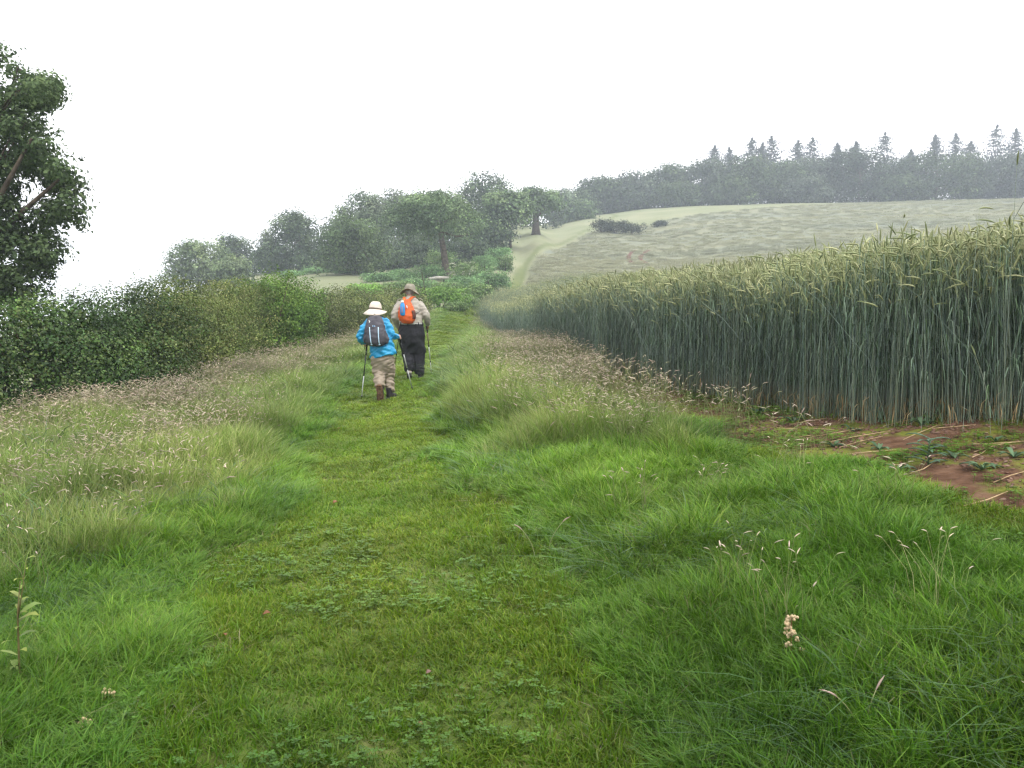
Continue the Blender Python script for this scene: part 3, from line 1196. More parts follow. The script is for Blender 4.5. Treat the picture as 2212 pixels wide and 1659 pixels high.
def build_trees():
    G1 = "trees on the slope left of the path"
    T = tree
    T("pale grey-green rounded tree, leftmost of the slope trees above the hedge", 432, 520, 640, 66, 95, L_PALE, group=G1, n=5200, seed=1, cb=.02)
    T("small pale round tree bulging right of the leftmost slope tree", 505, 552, 640, 42, 90, L_PALE, group=G1, n=3000, seed=2, cb=.0)
    T("dark tree peeping up between the pale leftmost tree and the big dark dome", 512, 505, 610, 42, 118, L_DARK, group=G1, n=3400, seed=3, cb=.0)
    T("thin sprig-topped tree in the gap left of the dark dome tree", 578, 497, 605, 20, 114, L_GREY, group=G1, n=900, seed=4, cb=.1, dens=.3)
    T("low dark tree filling the gap below the sprig-topped tree", 585, 535, 605, 34, 112, L_DARK, group=G1, n=2200, seed=5, cb=.0)
    T("big dark dome-shaped tree standing above the meadow", 650, 457, 590, 60, 112, L_DARK, group=G1, n=5600, seed=6, cb=.0)
    T("tall grey-green tree with ragged top right of the dark dome", 782, 408, 590, 66, 98, L_GREY, group=G1, n=6000, seed=7, cb=.0, nsub=13, dens=.45)
    T("broad light green tree drooping over the meadow edge", 770, 468, 600, 74, 86, L_MID, group=G1, n=6400, seed=8, cb=.0, nsub=12)
    T("grey-green tree with wispy top behind the lone oak's left side", 862, 405, 570, 46, 122, L_GREY, group=G1, n=3600, seed=9, cb=.05, nsub=12, dens=.4)
    T("wispy-topped tree directly behind the lone oak", 925, 400, 570, 44, 126, L_GREY, group=G1, n=3400, seed=10, cb=.05, nsub=12, dens=.4)
    T("wispy-topped tree between the lone oak and the dark dome on the skyline", 968, 398, 560, 36, 130, L_MID, group=G1, n=2800, seed=11, cb=.05, nsub=12, dens=.4)
    T("dark round tree, highest on the skyline behind the lone oak", 1048, 374, 545, 62, 132, L_DARK, group=G1, n=6200, seed=12, cb=.0, nsub=9)
    T("layered green tree right of the lone oak with dark trunks below", 1102, 412, 535, 60, 113, L_OAK, group=G1, n=5600, seed=13, cb=.22, nsub=12)
    T("dark shaded tree under the layered tree, beside the bank", 1062, 455, 545, 40, 110, L_DARK, group=G1, n=2600, seed=14, cb=.0)
    T("stag-headed oak with bare dead twigs on top beside the upper path", 1158, 408, 508, 48, 133, L_OAK, name="oak_tree", group=G1, n=4600, seed=15, cb=.28, trunk_r=.6, dead=4, nsub=11, dens=.45)
    T("thin tree on the skyline right of the stag-headed oak", 1212, 405, 480, 34, 185, L_GREY, group=G1, n=2400, seed=16, cb=.0, dens=.4)
    T("low dark tree closing the skyline gap above the upper path", 1243, 432, 475, 38, 180, L_MID, group=G1, n=2400, seed=17, cb=.0)
    # the lone oak with a leaning trunk
    T("lone spreading oak with bare leaning trunk above the bracken bank", 966, 414, 612, 112, 80, L_OAK, name="oak_tree", n=9500, seed=18, cb=.27, tilt=-1.1, trunk_r=.36, nsub=16, dens=.5, leaf=.24)
    # understorey that closes the foot of the wood
    for i, (x, top, hw, d, lab) in enumerate([(900, 520, 60, 100, "dark shrubby tree in the shade behind the lone oak's trunk"), (840, 535, 50, 96, "dark low tree at the meadow edge behind the drooping tree"),
                                              (1000, 515, 55, 102, "dark low tree right behind the lone oak"), (690, 540, 50, 110, "dark low tree at the foot of the big dark dome")]):
        T(lab, x, top, 600, hw, d, L_DARK, group=G1, n=2600, seed=30 + i, cb=0)

    G2 = "broadleaf trees of the hilltop wood"
    W = [(1297, 392, 44, 205, L_MID, "broadleaf tree at the left end of the hilltop wood"),
         (1372, 386, 50, 208, L_GREY, "round broadleaf tree second from the wood's left end"),
         (1440, 370, 46, 210, L_MID, "broadleaf tree left of the first spruces on the hill"),
         (1515, 357, 56, 206, L_GREY, "pale grey broadleaf tree below the two leftmost spruces"),
         (1612, 347, 62, 204, L_MID, "large round broadleaf tree below the twin spruces"),
         (1692, 360, 46, 206, L_MID, "broadleaf tree with layered boughs right of the large round one"),
         (1762, 350, 50, 208, L_GREY, "broadleaf tree under the middle pair of spruces"),
         (1855, 333, 66, 204, L_DARK, "dark dome-shaped broadleaf tree in the middle of the hilltop wood"),
         (1932, 352, 44, 210, L_DARK, "dark broadleaf tree in shade right of the hilltop dome"),
         (2020, 340, 78, 202, L_MID, "broad greener tree on the right of the hilltop wood"),
         (2100, 352, 44, 208, L_DARK, "dark broadleaf tree right of the broad greener tree"),
         (2180, 342, 60, 204, L_GREY, "large broadleaf tree at the right edge of the hilltop wood"),
         (1570, 395, 40, 199, L_MID, "low broadleaf tree on the field edge below the pale grey one"),
         (1460, 410, 44, 200, L_MID, "low broadleaf tree on the field edge near the wood's left part"),
         (1340, 418, 44, 202, L_DARK, "low dark tree on the field edge near the wood's left end"),
         (1735, 398, 44, 199, L_GREY, "low bushy tree on the field edge under the middle spruces"),
         (1255, 425, 26, 200, L_MID, "small tree on the skyline at the wood's far left tip"),
         (1935, 392, 36, 199, L_MID, "low green tree between the dark dome and the broad greener tree"),
         (2275, 335, 70, 206, L_MID, "broadleaf tree just past the right edge of the wood")]
    for i, (x, top, hw, d, c, lab) in enumerate(W):
        tree(lab, x, top - 12, 445, hw * 1.1, d, np.array(c) * .62, group=G2, n=4200, seed=60 + i, cb=0, nsub=10)
    Cn = [(1541, 318, 20, "spruce with a bent top at the left end of the spruces"), (1572, 322, 24, "short spruce second from the left"),
          (1621, 300, 24, "spruce with a dense narrow top left of the tall twin"), (1645, 312, 20, "shorter spruce squeezed between two taller ones on the left"),
          (1664, 297, 32, "tall spire spruce fourth from the left with wide skirts"), (1722, 306, 20, "left spruce of the middle pair"),
          (1750, 300, 28, "right spruce of the middle pair, slightly taller"), (1806, 312, 17, "small lone spruce right of the middle pair"),
          (1843, 308, 18, "small lone spruce left of the dark broad spruce"), (1905, 290, 28, "dark broad spruce standing clear above the dark dome tree"),
          (2015, 294, 20, "narrow pale spruce right of the clear gap"), (2057, 292, 24, "spruce standing between the narrow pale one and the tallest"),
          (2090, 308, 24, "shorter spruce left of the tallest spruce"), (2144, 274, 30, "tallest spruce on the hill, near the right edge"),
          (2188, 281, 24, "spruce at the right edge of the view beside the tallest"), (1962, 326, 24, "low dark spruce in the gap right of the dark broad one"),
          (2230, 290, 26, "spruce just past the right edge of the view")]
    for i, (x, top, hw, lab) in enumerate(Cn):
        conifer(lab, x, top, 232 + (i * 7) % 9, i, hw)


build_trees()


def wood_mass():
    rng = np.random.default_rng(404)
    a = Acc()
    lobes = []
    for X in range(1262, 2420, 26):
        top = np.interp(X, [1250, 1300, 1440, 1560, 1700, 2250], [425, 398, 378, 356, 346, 342]) + rng.normal() * 6
        p = atd(X, 430, 226 + rng.normal() * 5)
        gz = z1(p[0], p[1])
        H = atd(X, top, p[1])[2] - gz
        lobes += [(p[0], p[1] - 3, gz + .8, 4, 3, 2.0), (p[0], p[1], gz + H * .28, 3.6, 3.5, H * .32), (p[0] + rng.normal(), p[1], gz + H * .68, 3.4, 3.5, H * .32)]
    for X in range(560, 1250, 24):
        top = np.interp(X, [560, 640, 700, 800, 1000, 1100, 1160, 1250], [565, 505, 462, 432, 418, 436, 446, 446]) + rng.normal() * 6
        p = atd(X, 530, np.interp(X, [560, 900, 1120, 1250], [130, 142, 150, 190]))
        gz = z1(p[0], p[1])
        H = max(2, atd(X, top, p[1])[2] - gz)
        lobes += [(p[0], p[1], gz + H * .28, 2.6, 2.5, H * .32), (p[0] + rng.normal(), p[1], gz + H * .68, 2.4, 2.5, H * .32)]
    foliage(a, rng, lobes, 52000, 12, 1.0, .5, np.array(L_DARK), .5, -1, .4, .25)
    tag(a.obj("woodland", M_LEAF), "dark woodland closing the gaps between the trees on the hill", kind="stuff")


wood_mass()


# ------------------------------------------------------------------ big tree at the left edge
def near_tree():
    rng = np.random.default_rng(77)
    d = 15.5
    base = np.array([-11.9, 16.3])
    gz = z1(*base)
    root = thing("oak_tree", "large dark-leaved tree rising above the hedge at the left edge", "tree", (base[0], base[1], gz))

    def L(X, Y, r, rz=None, dd=d):
        p = atd(X, Y, dd)
        rr = r * D / F * dd
        return (p[0] - base[0], p[1] - base[1], p[2] - gz, rr, rr, (rz or r) * D / F * dd)
    # boughs as they show against the sky
    ys = [120, 150, 175, 200, 225, 240, 262, 300, 330, 370, 410, 440, 480, 520, 555, 590, 620, 650]
    xr = [40, 52, 128, 134, 112, 84, 96, 150, 168, 172, 184, 192, 188, 172, 140, 112, 100, 70]
    lob = []
    for _ in range(130):
        Y = 118 + 520 * rng.random()
        r = 20 + 26 * rng.random() ** 1.3
        e = np.interp(Y, ys, xr)
        X = e - r * .9 - (e + 170) * rng.random() ** 1.35
        lob.append(L(X, Y, r, r * .72, 14.6 + 1.8 * rng.random()))
    lob += [L(X, Y, 34, 26, 15.2) for X, Y in ((-40, 590), (10, 596), (60, 588), (88, 578), (-20, 630), (30, 632), (72, 622), (0, 655), (50, 655), (-60, 660), (-5, 500), (20, 530), (-20, 545), (35, 470), (0, 440))]
    lob += [L(120, 178, 15, 10), L(100, 192, 18, 12), L(38, 150, 14, 9), L(-150, 240, 140, 120, 16.8), L(-170, 460, 170, 140, 16.8), L(-60, 430, 90, 120, 16.8)]
    a = Acc()
    foliage(a, rng, lob, 52000, 9, .14, .092, [(.075, .118, .048), (.098, .146, .06), (.125, .175, .072), (.062, .10, .042)], .35, -1, .3, aspect=.55)
    t = Acc()
    trunk_mesh(t, rng, (0, 0, 0), (.1, 0, 5.6), .3, lob, 4)
    for l in lob[3::9]:
        s = np.array([.05 * rng.normal(), 0, 1.4 + 2.6 * rng.random()])
        e = np.array(l[:3]) + np.array([.5 * l[3], 0, .2 * l[5]])
        tube(t, [s, (s + e) / 2 + [0, 0, .1], e], [.05, .03, .008], 5)
        for _ in range(2):
            f = norm(rng.normal(size=3)) * np.array(l[3:]) * .9
            tube(t, [(s + e) / 2 + [0, 0, .1], np.array(l[:3]), np.array(l[:3]) + f], [.03, .018, .005], 4)
    t.obj("trunk", M_BARK, root, True)
    a.obj("crown", M_LEAF, root)


near_tree()


# ------------------------------------------------------------------ hedges, bushes, bracken
def hedge(label, pts, hgt, thick, n, leaf, cols, mat, seed, name="hedge", cat="hedge", core=True, sprigs=0, group=None, lob_r=(.38, .9), top_var=.15):
    """pts: base line (x, y); a bank of overlapping leaf masses on stems"""
    rng = np.random.default_rng(500 + seed)
    pts = np.asarray(pts, float)
    seg = np.concatenate([[0], np.cumsum(np.hypot(*np.diff(pts, axis=0).T))])
    tot = seg[-1]
    o = np.array([pts[:, 0].mean(), pts[:, 1].mean()])
    oz = z1(*o)
    root = thing(name, label, cat, (o[0], o[1], oz), group)
    lobes = []
    nl = max(3, int(tot / .5))
    for i in range(nl):
        s = tot * (i + rng.random()) / nl
        x, y = np.interp(s, seg, pts[:, 0]), np.interp(s, seg, pts[:, 1])
        h = np.interp(s / tot, np.linspace(0, 1, len(hgt)), hgt) * (1 + top_var * rng.normal() * .6)
        z = z1(x, y) - oz
        for f in (.2, .55, .85):
            r = lob_r[0] + (lob_r[1] - lob_r[0]) * rng.random()
            r = min(r, h * .5)
            zc = min(h * f + .1 * rng.normal(), h - r * .8)
            r = min(r, .48 * h)
            lobes.append((x - o[0] + rng.normal() * .1 * thick - thick * .1 * f, y - o[1] + rng.normal() * .15, z + max(zc, r * .5), r * 1.05 * thick / 1.4, r * 1.05, r * .95))
    a = Acc()
    foliage(a, rng, lobes, n, 12, leaf * 3.0, leaf, cols, .74, -.8, .35, .24, patch=.7)
    # shoots standing above the top
    for _ in range(sprigs):
        s = tot * rng.random()
        x, y = np.interp(s, seg, pts[:, 0]), np.interp(s, seg, pts[:, 1])
        h = np.interp(s / tot, np.linspace(0, 1, len(hgt)), hgt)
        z = z1(x, y) - oz + h * .92
        k = rng.integers(5, 10)
        top = np.array([rng.normal() * .12, rng.normal() * .12, .15 + .35 * rng.random()])
        t = rng.random((k, 1)) * .9 + .1
        P = np.array([x - o[0] + rng.normal() * .2, y - o[1], z]) + top * t + rng.normal(size=(k, 3)) * .02
        leaves(a, rng, P, rng.normal(size=(k, 3)) + [0, 0, .4], leaf * .9, palette(rng, k, cols))
    t = Acc()
    if core:
        for l in lobes:
            # dense inner foliage: small leaves close to the stems
            foliage(a, rng, [(*l[:3], l[3] * .6, l[4] * .6, l[5] * .6)], max(21, n // len(lobes) // 3), 7, l[3] * .25, leaf * 1.5, cols, .3, -1, .1)
    for i in range(max(4, int(tot * 2))):
        s = tot * rng.random()
        x, y = np.interp(s, seg, pts[:, 0]) - o[0], np.interp(s, seg, pts[:, 1]) - o[1]
        z = z1(x + o[0], y + o[1]) - oz
        h = np.interp(s / tot, np.linspace(0, 1, len(hgt)), hgt)
        e = np.array([x + rng.normal() * .3, y + rng.normal() * .3, z + h * (.6 + .3 * rng.random())])
        tube(t, [(x, y, z - .1), ((x + e[0]) / 2 + rng.normal() * .1, (y + e[1]) / 2, z + h * .4), e], [.03, .02, .006], 5)
    tag(t.obj("stems", M_TWIG, root, True), kind="stuff")
    a.obj("foliage", mat, root)
    return root


def hl(y0, y1, off=.75, k=6):
    ys = np.linspace(y0, y1, k)
    return np.stack([hedge_x(ys) - off, ys], -1)


hedge("dark green bramble and ivy hedge under the large left-hand tree", hl(9.0, 14.6), (1.9, 1.82, 1.9), 1.6, 52000, .048, L_IVY, M_GLOSSY, 1, sprigs=46)
hedge("yellowish-green hawthorn hedge between the bramble hedge and the bright shrub", hl(14.5, 22.6), (1.85, 1.95, 2.0, 1.9), 1.6, 52000, .048, L_HAW, M_LEAF, 2, sprigs=90, lob_r=(.55, .95))
hedge("bright green leafy shrub bulging above the hawthorn hedge", [(-6.75, 21.8), (-6.5, 23.6)], (2.5, 2.35), 1.9, 22000, .065, L_FRESH, M_LEAF, 3, name="shrub", cat="shrub", sprigs=14, lob_r=(.6, .95))
hedge("lower mixed hedge running from the bright shrub to behind the walkers", hl(24.6, 38), (1.95, 1.75, 1.5), 1.7, 38000, .068, [(.12, .155, .045), (.155, .18, .065), (.09, .135, .035), (.17, .185, .085)], M_LEAF, 4, sprigs=40)
hedge("rough thorny far hedge just behind the two walkers", hl(37.8, 46, .9), (1.5, 1.35, 1.15), 1.8, 15000, .11, [(.12, .155, .045), (.165, .18, .07), (.09, .135, .035)], M_LEAF, 5, sprigs=26)


for _L in (L_FRESH, L_BRAM, L_BRACK):
    _L[:] = [tuple(c * 1.75 for c in t) for t in _L]


def bush(label, X, topY, baseY, hw, d, cols, n, leaf, seed, name="bush", cat="bush", group=None, mat=None, wide=1.0, flowers=0):
    rng = np.random.default_rng(900 + seed)
    p = atd(X, baseY, d)
    gz = z1(p[0], p[1])
    H = max(.5, atd(X, topY, d)[2] - gz)
    W = hw * D / F * d
    root = thing(name, label, cat, (p[0], p[1], gz), group)
    lobes = [(0, 0, H * .4, W * .8, W * .8 * wide, H * .5)]
    for _ in range(9):
        s = .3 + .22 * rng.random()
        x = (rng.random() * 2 - 1) * W * .72
        lobes.append((x, (rng.random() * 2 - 1) * W * .6 * wide, H * (.25 + .5 * rng.random()) * (1 - .35 * (x / W) ** 2), W * s, W * s * wide, H * s * 1.1))
    lobes = [(*l[:2], min(l[2], H - l[5]), *l[3:]) for l in lobes]
    a = Acc()
    foliage(a, rng, lobes, n, 8, leaf * 1.7, leaf, cols, .55, -.6, .4, .2)
    if flowers:
        for _ in range(flowers):
            l = lobes[rng.integers(0, len(lobes))]
            dd = norm(rng.normal(size=3))
            dd[2] = abs(dd[2])
            dd[1] = -abs(dd[1])
            c = np.array(l[:3]) + dd * np.array(l[3:]) * 1.03
            k = 12
            P = c + rng.normal(size=(k, 3)) * [.1, .1, .04]
            leaves(a, rng, P, np.array([0, -.4, 1.]) + rng.normal(size=(k, 3)) * .3, .09, palette(rng, k, [(.55, .53, .42), (.65, .62, .5)], .05), .8)
    t = Acc()
    for _ in range(7):
        e = np.array([rng.normal() * W * .35, rng.normal() * W * .35, H * (.5 + .3 * rng.random())])
        tube(t, [(e[0] * .2, e[1] * .2, -.1), e * .55 + [0, 0, .05 * H], e], [.05, .03, .008], 5)
    tag(t.obj("stems", M_TWIG, root, True), kind="stuff")
    a.obj("foliage", mat or M_LEAF, root)
    return root


bush("bright yellow-green bush right of the tall walker's shoulder", 950, 622, 690, 60, 52, L_FRESH, 7000, .12, 1, wide=.7)
bush("greyer low bush at the right end of the hedge beside the path bend", 1003, 640, 690, 34, 56, L_BRAM, 4200, .12, 2)
bush("dark bramble bush at the foot of the bright yellow-green bush", 985, 655, 690, 30, 49, L_BRAM, 3000, .11, 3)
bush("bright green rounded bush on the slope behind the shorter walker", 790, 614, 665, 42, 58, L_FRESH, 4200, .13, 4)
bush("pale green leggy bush left of the walkers above the far hedge", 720, 640, 680, 40, 54, L_HAW, 3600, .12, 5)
bush("flowering elder bush with creamy flower heads right of the leaning oak trunk", 1008, 567, 620, 38, 76, L_BRAM, 4200, .17, 6, flowers=34)
bush("green bramble mound below the flowering elder", 1010, 600, 650, 48, 70, L_BRACK, 4200, .16, 7)
GB = "bracken and bramble mounds on the bank"
for i, (X, top, base, hw, d, c, lab) in enumerate([
        (1075, 535, 590, 34, 92, L_BRACK, "bracken mound highest on the bank beside the upper path"),
        (1045, 552, 610, 34, 84, L_BRACK, "bracken mound just below the highest one by the upper path"),
        (1092, 552, 600, 18, 88, L_BRAM, "small bramble clump at the very edge of the upper path"),
        (1060, 585, 640, 38, 72, L_BRACK, "blue-green bracken mound beside the path's dip"),
        (1040, 615, 665, 36, 62, L_BRAM, "bramble mound at the foot of the bank by the rye corner"),
        (930, 575, 620, 42, 80, L_BRACK, "bracken mound left of the leaning oak trunk"),
        (880, 585, 630, 46, 78, L_BRACK, "bracken mound between the meadow and the leaning oak"),
        (830, 590, 635, 44, 76, L_BRACK, "bracken mound at the right end of the sloping meadow"),
        (905, 605, 650, 50, 68, L_BRACK, "wide bracken mound above the tall walker's hat"),
        (860, 615, 660, 40, 64, L_BRAM, "bramble mound behind the tall walker's left shoulder"),
        (965, 612, 650, 40, 66, L_BRAM, "bramble mound at the foot of the leaning oak trunk"),
        (760, 583, 605, 44, 88, L_BRACK, "low bracken strip below the drooping tree"),
        (690, 580, 604, 46, 92, L_BRACK, "low bracken strip at the top of the sloping meadow"),
        (635, 590, 612, 34, 94, L_BRACK, "low bracken strip at the left top of the sloping meadow"),
        (1010, 565, 610, 30, 92, L_DARK, "dark shaded bramble behind the flowering elder"),
        (955, 540, 585, 40, 92, L_BRAM, "shaded bramble mound behind the leaning oak trunk")]):
    bush(lab, X, top, base, hw, d, c, 2800, .17, 20 + i, name="bracken_mound" if c is L_BRACK else "bramble", cat="undergrowth", group=GB)
GG = "gorse bushes on the hill"
for i, (X, top, base, hw, d, lab) in enumerate([(1297, 475, 494, 28, 142, "left dome of the dark gorse clump on the hillside"), (1330, 476, 495, 30, 141, "middle dome of the dark gorse clump on the hillside"),
                                                (1364, 482, 497, 28, 140, "right low end of the dark gorse clump on the hillside"),
                                                (1425, 479, 486, 16, 150, "small brownish gorse scrub right of the dark clump")]):
    bush(lab, X, top, base, hw, d, L_GORSE, 1500, .26, 50 + i, name="gorse_bush", group=GG)

# ------------------------------------------------------------------ the two walkers
def fabric(name, c1, c2, rough=.85, spec=.15, scale=9, bump=.35, bscale=22):
    return plain_mat(name, c1, c2, rough, spec, scale, bump, bscale=bscale)


M_SKIN = plain_mat("skin", (.42, .24, .17), (.50, .30, .22), .6, .3, 20)
M_SHIRT = fabric("fawn_shirt_cloth", (.31, .28, .235), (.42, .385, .33))
M_DARKTR = fabric("black_trouser_cloth", (.014, .014, .017), (.030, .030, .034), .8)
M_BLUE = fabric("blue_rain_jacket_cloth", (.010, .22, .44), (.02, .31, .56), .45, .4)
M_TAN = fabric("tan_trouser_cloth", (.26, .21, .16), (.38, .315, .25))
M_HATW = fabric("cream_hat_cloth", (.56, .48, .40), (.68, .60, .52), .9, .1, 14, .2)
M_HATM = fabric("olive_hat_cloth", (.20, .18, .14), (.29, .265, .21), .9, .1, 14, .2)
M_BAND = fabric("dark_hat_band", (.10, .075, .055), (.16, .125, .095))
M_ORANGE = fabric("orange_pack_cloth", (.50, .075, .012), (.66, .12, .02), .6, .3, 7, .5, 14)
M_MESH = fabric("dark_mesh_cloth", (.06, .025, .02), (.11, .05, .035))
M_GREYP = fabric("charcoal_pack_cloth", (.045, .043, .052), (.085, .082, .095), .7, .2, 8, .45, 16)
M_LBLUE = plain_mat("pale_blue_cord", (.40, .58, .72), (.50, .66, .78), .6, .2, 20)
M_BOTTLE = plain_mat("blue_bottle_sleeve", (.01, .19, .52), (.03, .30, .66), .35, .5, 12)
M_WHITE = plain_mat("white_plastic", (.68, .70, .66), (.78, .79, .76), .5, .4, 20)
M_YEL = plain_mat("yellow_cord", (.60, .52, .10), (.66, .58, .14), .6, .2, 20)
M_BOOT = plain_mat("dark_boot_leather", (.018, .016, .016), (.045, .04, .038), .75, .2, 12, .4)
M_SOLE = plain_mat("muddy_boot_sole", (.10, .055, .03), (.20, .12, .075), .95, .1, 16, .8)
M_SOLED = plain_mat("black_rubber", (.012, .012, .012), (.03, .03, .03), .7, .3, 20)
M_GRIP = plain_mat("black_foam_grip", (.012, .012, .012), (.025, .025, .025), .8, .2, 30)
M_ALU = plain_mat("silver_shaft", (.66, .66, .67), (.76, .76, .77), .35, .5, 20, metal=.25)
M_BLKSH = plain_mat("black_shaft", (.015, .015, .016), (.03, .03, .032), .35, .5, 20)
M_BRZ = plain_mat("bronze_shaft", (.22, .16, .11), (.30, .23, .17), .4, .5, 20, metal=.5)
M_BELT = plain_mat("grey_belt_webbing", (.34, .34, .32), (.46, .46, .43), .8, .2, 25)
M_SOCK = plain_mat("grey_sock_cloth", (.33, .30, .26), (.42, .39, .34), .9, .1, 25)
M_HAIR = plain_mat("grey_hair", (.30, .28, .26), (.45, .43, .41), .7, .2, 40)
M_SCARF = plain_mat("grey_patterned_collar", (.30, .30, .33), (.60, .60, .62), .9, .1, 45)


def fuse(acc, name, mat, parent, voxel=.012, smooth=4, wrinkle=0., wscale=.07, seed=0, stretch=(1, 1, 1.6)):
    """melt overlapping closed pieces into one continuous skin"""
    me = acc.mesh("tmp", mat, col=False)
    o = bpy.data.objects.new("tmp", me)
    COL.objects.link(o)
    r = o.modifiers.new("r", 'REMESH')
    r.mode = 'VOXEL'
    r.voxel_size = voxel
    s = o.modifiers.new("s", 'SMOOTH')
    s.iterations = smooth
    s.factor = .5
    dg = bpy.context.evaluated_depsgraph_get()
    dg.update()
    m2 = bpy.data.meshes.new_from_object(o.evaluated_get(dg))
    bpy.data.objects.remove(o)
    n = len(m2.vertices)
    if wrinkle:
        co = np.empty(n * 3, np.float32)
        no = np.empty(n * 3, np.float32)
        m2.vertices.foreach_get("co", co)
        m2.vertices.foreach_get("normal", no)
        co, no = co.reshape(-1, 3).astype(float), no.reshape(-1, 3)
        u = co * np.array(stretch)
        w = (vnoise(u[:, 0] + .7 * u[:, 2], u[:, 2] - .5 * u[:, 0] + u[:, 1], wscale, seed) - .5) * 1.3 + (vnoise(u[:, 0] - u[:, 2], u[:, 1] + .6 * u[:, 2], wscale * .45, seed + 1) - .5) * .6
        co += no * (w * wrinkle)[:, None]
        m2.vertices.foreach_set("co", co.astype(np.float32).ravel())
    m2.polygons.foreach_set("use_smooth", np.ones(len(m2.polygons), bool))
    m2.materials.clear()
    m2.materials.append(mat)
    m2.name = name
    m2.update()
    o = bpy.data.objects.new(name, m2)
    COL.objects.link(o)
    o.parent = parent
    return o


def hand(acc, wrist, fwd, side, up=(0, 0, 1), s=1.0):
    """palm with four unequal fingers curled round a pole held along `up`; side points from the palm to the pole"""
    w, f, sd, u = (np.asarray(a, float) for a in (wrist, fwd, side, up))
    f, sd, u = norm(f), norm(sd), norm(u)
    k = w + f * .085 * s
    for o in (-.028, -.009, .010, .028):
        tube(acc, [w + u * o * .6, (w + k) / 2 + u * o * .9, k + u * o], [.017, .017, .0125], 7)
    for o, L in ((.030, .95), (.011, 1.08), (-.009, 1.0), (-.028, .8)):
        p0 = k + u * o * s
        p1 = p0 + (f * .024 + sd * .020) * L * s
        p2 = p1 + (-f * .006 + sd * .022) * L * s
        p3 = p2 + (-f * .020 + sd * .004) * L * s
        tube(acc, [p0 - f * .012, p0, p1, p2, p3], [.0095, .0095, .009, .008, .0065], 7)
    t0 = w + f * .025 + sd * .012 + u * .022
    tube(acc, [t0, t0 + f * .03 + sd * .022 + u * .012, t0 + f * .055 + sd * .030 + u * .006], [.013, .0105, .008], 7)
    return k + sd * .022 + f * .008      # the pole's axis


def boot(person, ankle, yaw, pitch, label, sole_mat, up_mat, toe_pivot=True, s=1.0):
    """ankle: where the boot meets the trouser; foot points +y before turning"""
    a = Acc()
    tube(a, [(0, -.075, .055), (0, -.03, .06), (0, .06, .055), (0, .15, .042), (0, .185, .036)], np.array([.040, .047, .046, .042, .026]) * s, 10)
    tube(a, [(0, -.035, .05), (0, -.035, .12), (0, -.03, .19)], np.array([.048, .050, .054]) * s, 10)
    b = Acc()
    out = np.array([(0, -.125), (.034, -.11), (.040, -.05), (.034, .0), (.046, .09), (.044, .15), (.024, .205), (-.016, .21), (-.042, .16), (-.046, .09), (-.034, .0), (-.040, -.05), (-.034, -.11)])
    n = len(out)
    out = out * np.array([s * 1.08, 1.0])
    V = np.concatenate([np.c_[out * .97, np.full(n, -.004)], np.c_[out, np.full(n, .014)], np.c_[out * .97, np.full(n, .030)]])
    j = np.arange(n)
    j2 = (j + 1) % n
    Q = np.concatenate([np.stack([j + o, j2 + o, j2 + n + o, j + n + o], -1) for o in (0, n)])
    b.add(V, [Q, np.array([list(range(n))[::-1]]), np.array([list(range(2 * n, 3 * n))])])
    for y in (-.10, -.075, -.05, .03, .055, .08, .105, .13, .155):      # cleats
        for sx in (-1, 1):
            c = np.array([sx * .02, y, -.008])
            e = np.array([.015, .008, .006])
            V = c + e * np.array([(x, yy, z) for x in (-1, 1) for yy in (-1, 1) for z in (-1, 1)])
            b.add(V, np.array([[0, 1, 3, 2], [4, 6, 7, 5], [0, 4, 5, 1], [2, 3, 7, 6], [0, 2, 6, 4], [1, 5, 7, 3]]))
    piv = Vector((0, .16, 0)) if toe_pivot else Vector((0, 0, 0))
    R = Matrix.Rotation(yaw, 4, 'Z') @ Matrix.Translation(piv) @ Matrix.Rotation(pitch, 4, 'X') @ Matrix.Translation(-piv)
    o = fuse(a, "boot", up_mat, person, .008, 3)
    if label:
        o["label"] = label
    o.matrix_local = Matrix.Translation(Vector(ankle)) @ R
    so = b.obj("sole", sole_mat, o, col=False)
    return o


def hat(parent, loc, R_brim, crown_r, crown_h, droop, mat, band_mat, tilt=(0, 0), oval=1.1, ven=False):
    """droop(theta, t): height of the brim at t in 0..1 across it"""
    n = 40
    th = np.arange(n) * 2 * math.pi / n
    prof = [(.05, 1.0), (.35, .985), (.62, .93), (.82, .81), (.94, .60), (1.0, .30), (1.02, 0)]
    rows = []
    for r, h in prof:
        rows.append(np.stack([crown_r * r * np.cos(th), crown_r * r * oval * np.sin(th), np.full(n, crown_h * h) + (.012 * np.cos(2 * th + .5) * (h > .9))], -1))
    for t in (.15, .4, .7, 1.0):
        r = crown_r * 1.02 + (R_brim - crown_r) * t
        rows.append(np.stack([r * np.cos(th), r * (1.05) * np.sin(th), droop(th, t)], -1))
    V = np.concatenate(rows)
    k = len(rows)
    i = np.arange(k - 1)[:, None] * n
    j = np.arange(n)[None]
    j2 = (j + 1) % n
    Q = np.stack([i + j, i + n + j, i + n + j2, i + j2], -1).reshape(-1, 4)
    a = Acc()
    a.add(V, [Q, np.array([list(range(n))])])
    o = a.obj("hat", mat, parent, True, col=False)
    m = o.modifiers.new("thick", 'SOLIDIFY')
    m.thickness = .006
    m.offset = 0
    o.location = loc
    o.rotation_euler = (tilt[0], tilt[1], 0)
    b = Acc()
    rows = [np.stack([crown_r * 1.045 * np.cos(th), crown_r * 1.045 * oval * np.sin(th), np.full(n, z)], -1) for z in (.004, crown_h * .24)]
    V = np.concatenate(rows)
    jj = np.arange(n)
    b.add(V, np.stack([jj, (jj + 1) % n, (jj + 1) % n + n, jj + n], -1))
    bo = b.obj("hat_band", band_mat, o, True, col=False)
    bm = bo.modifiers.new("thick", 'SOLIDIFY')
    bm.thickness = .004
    return o


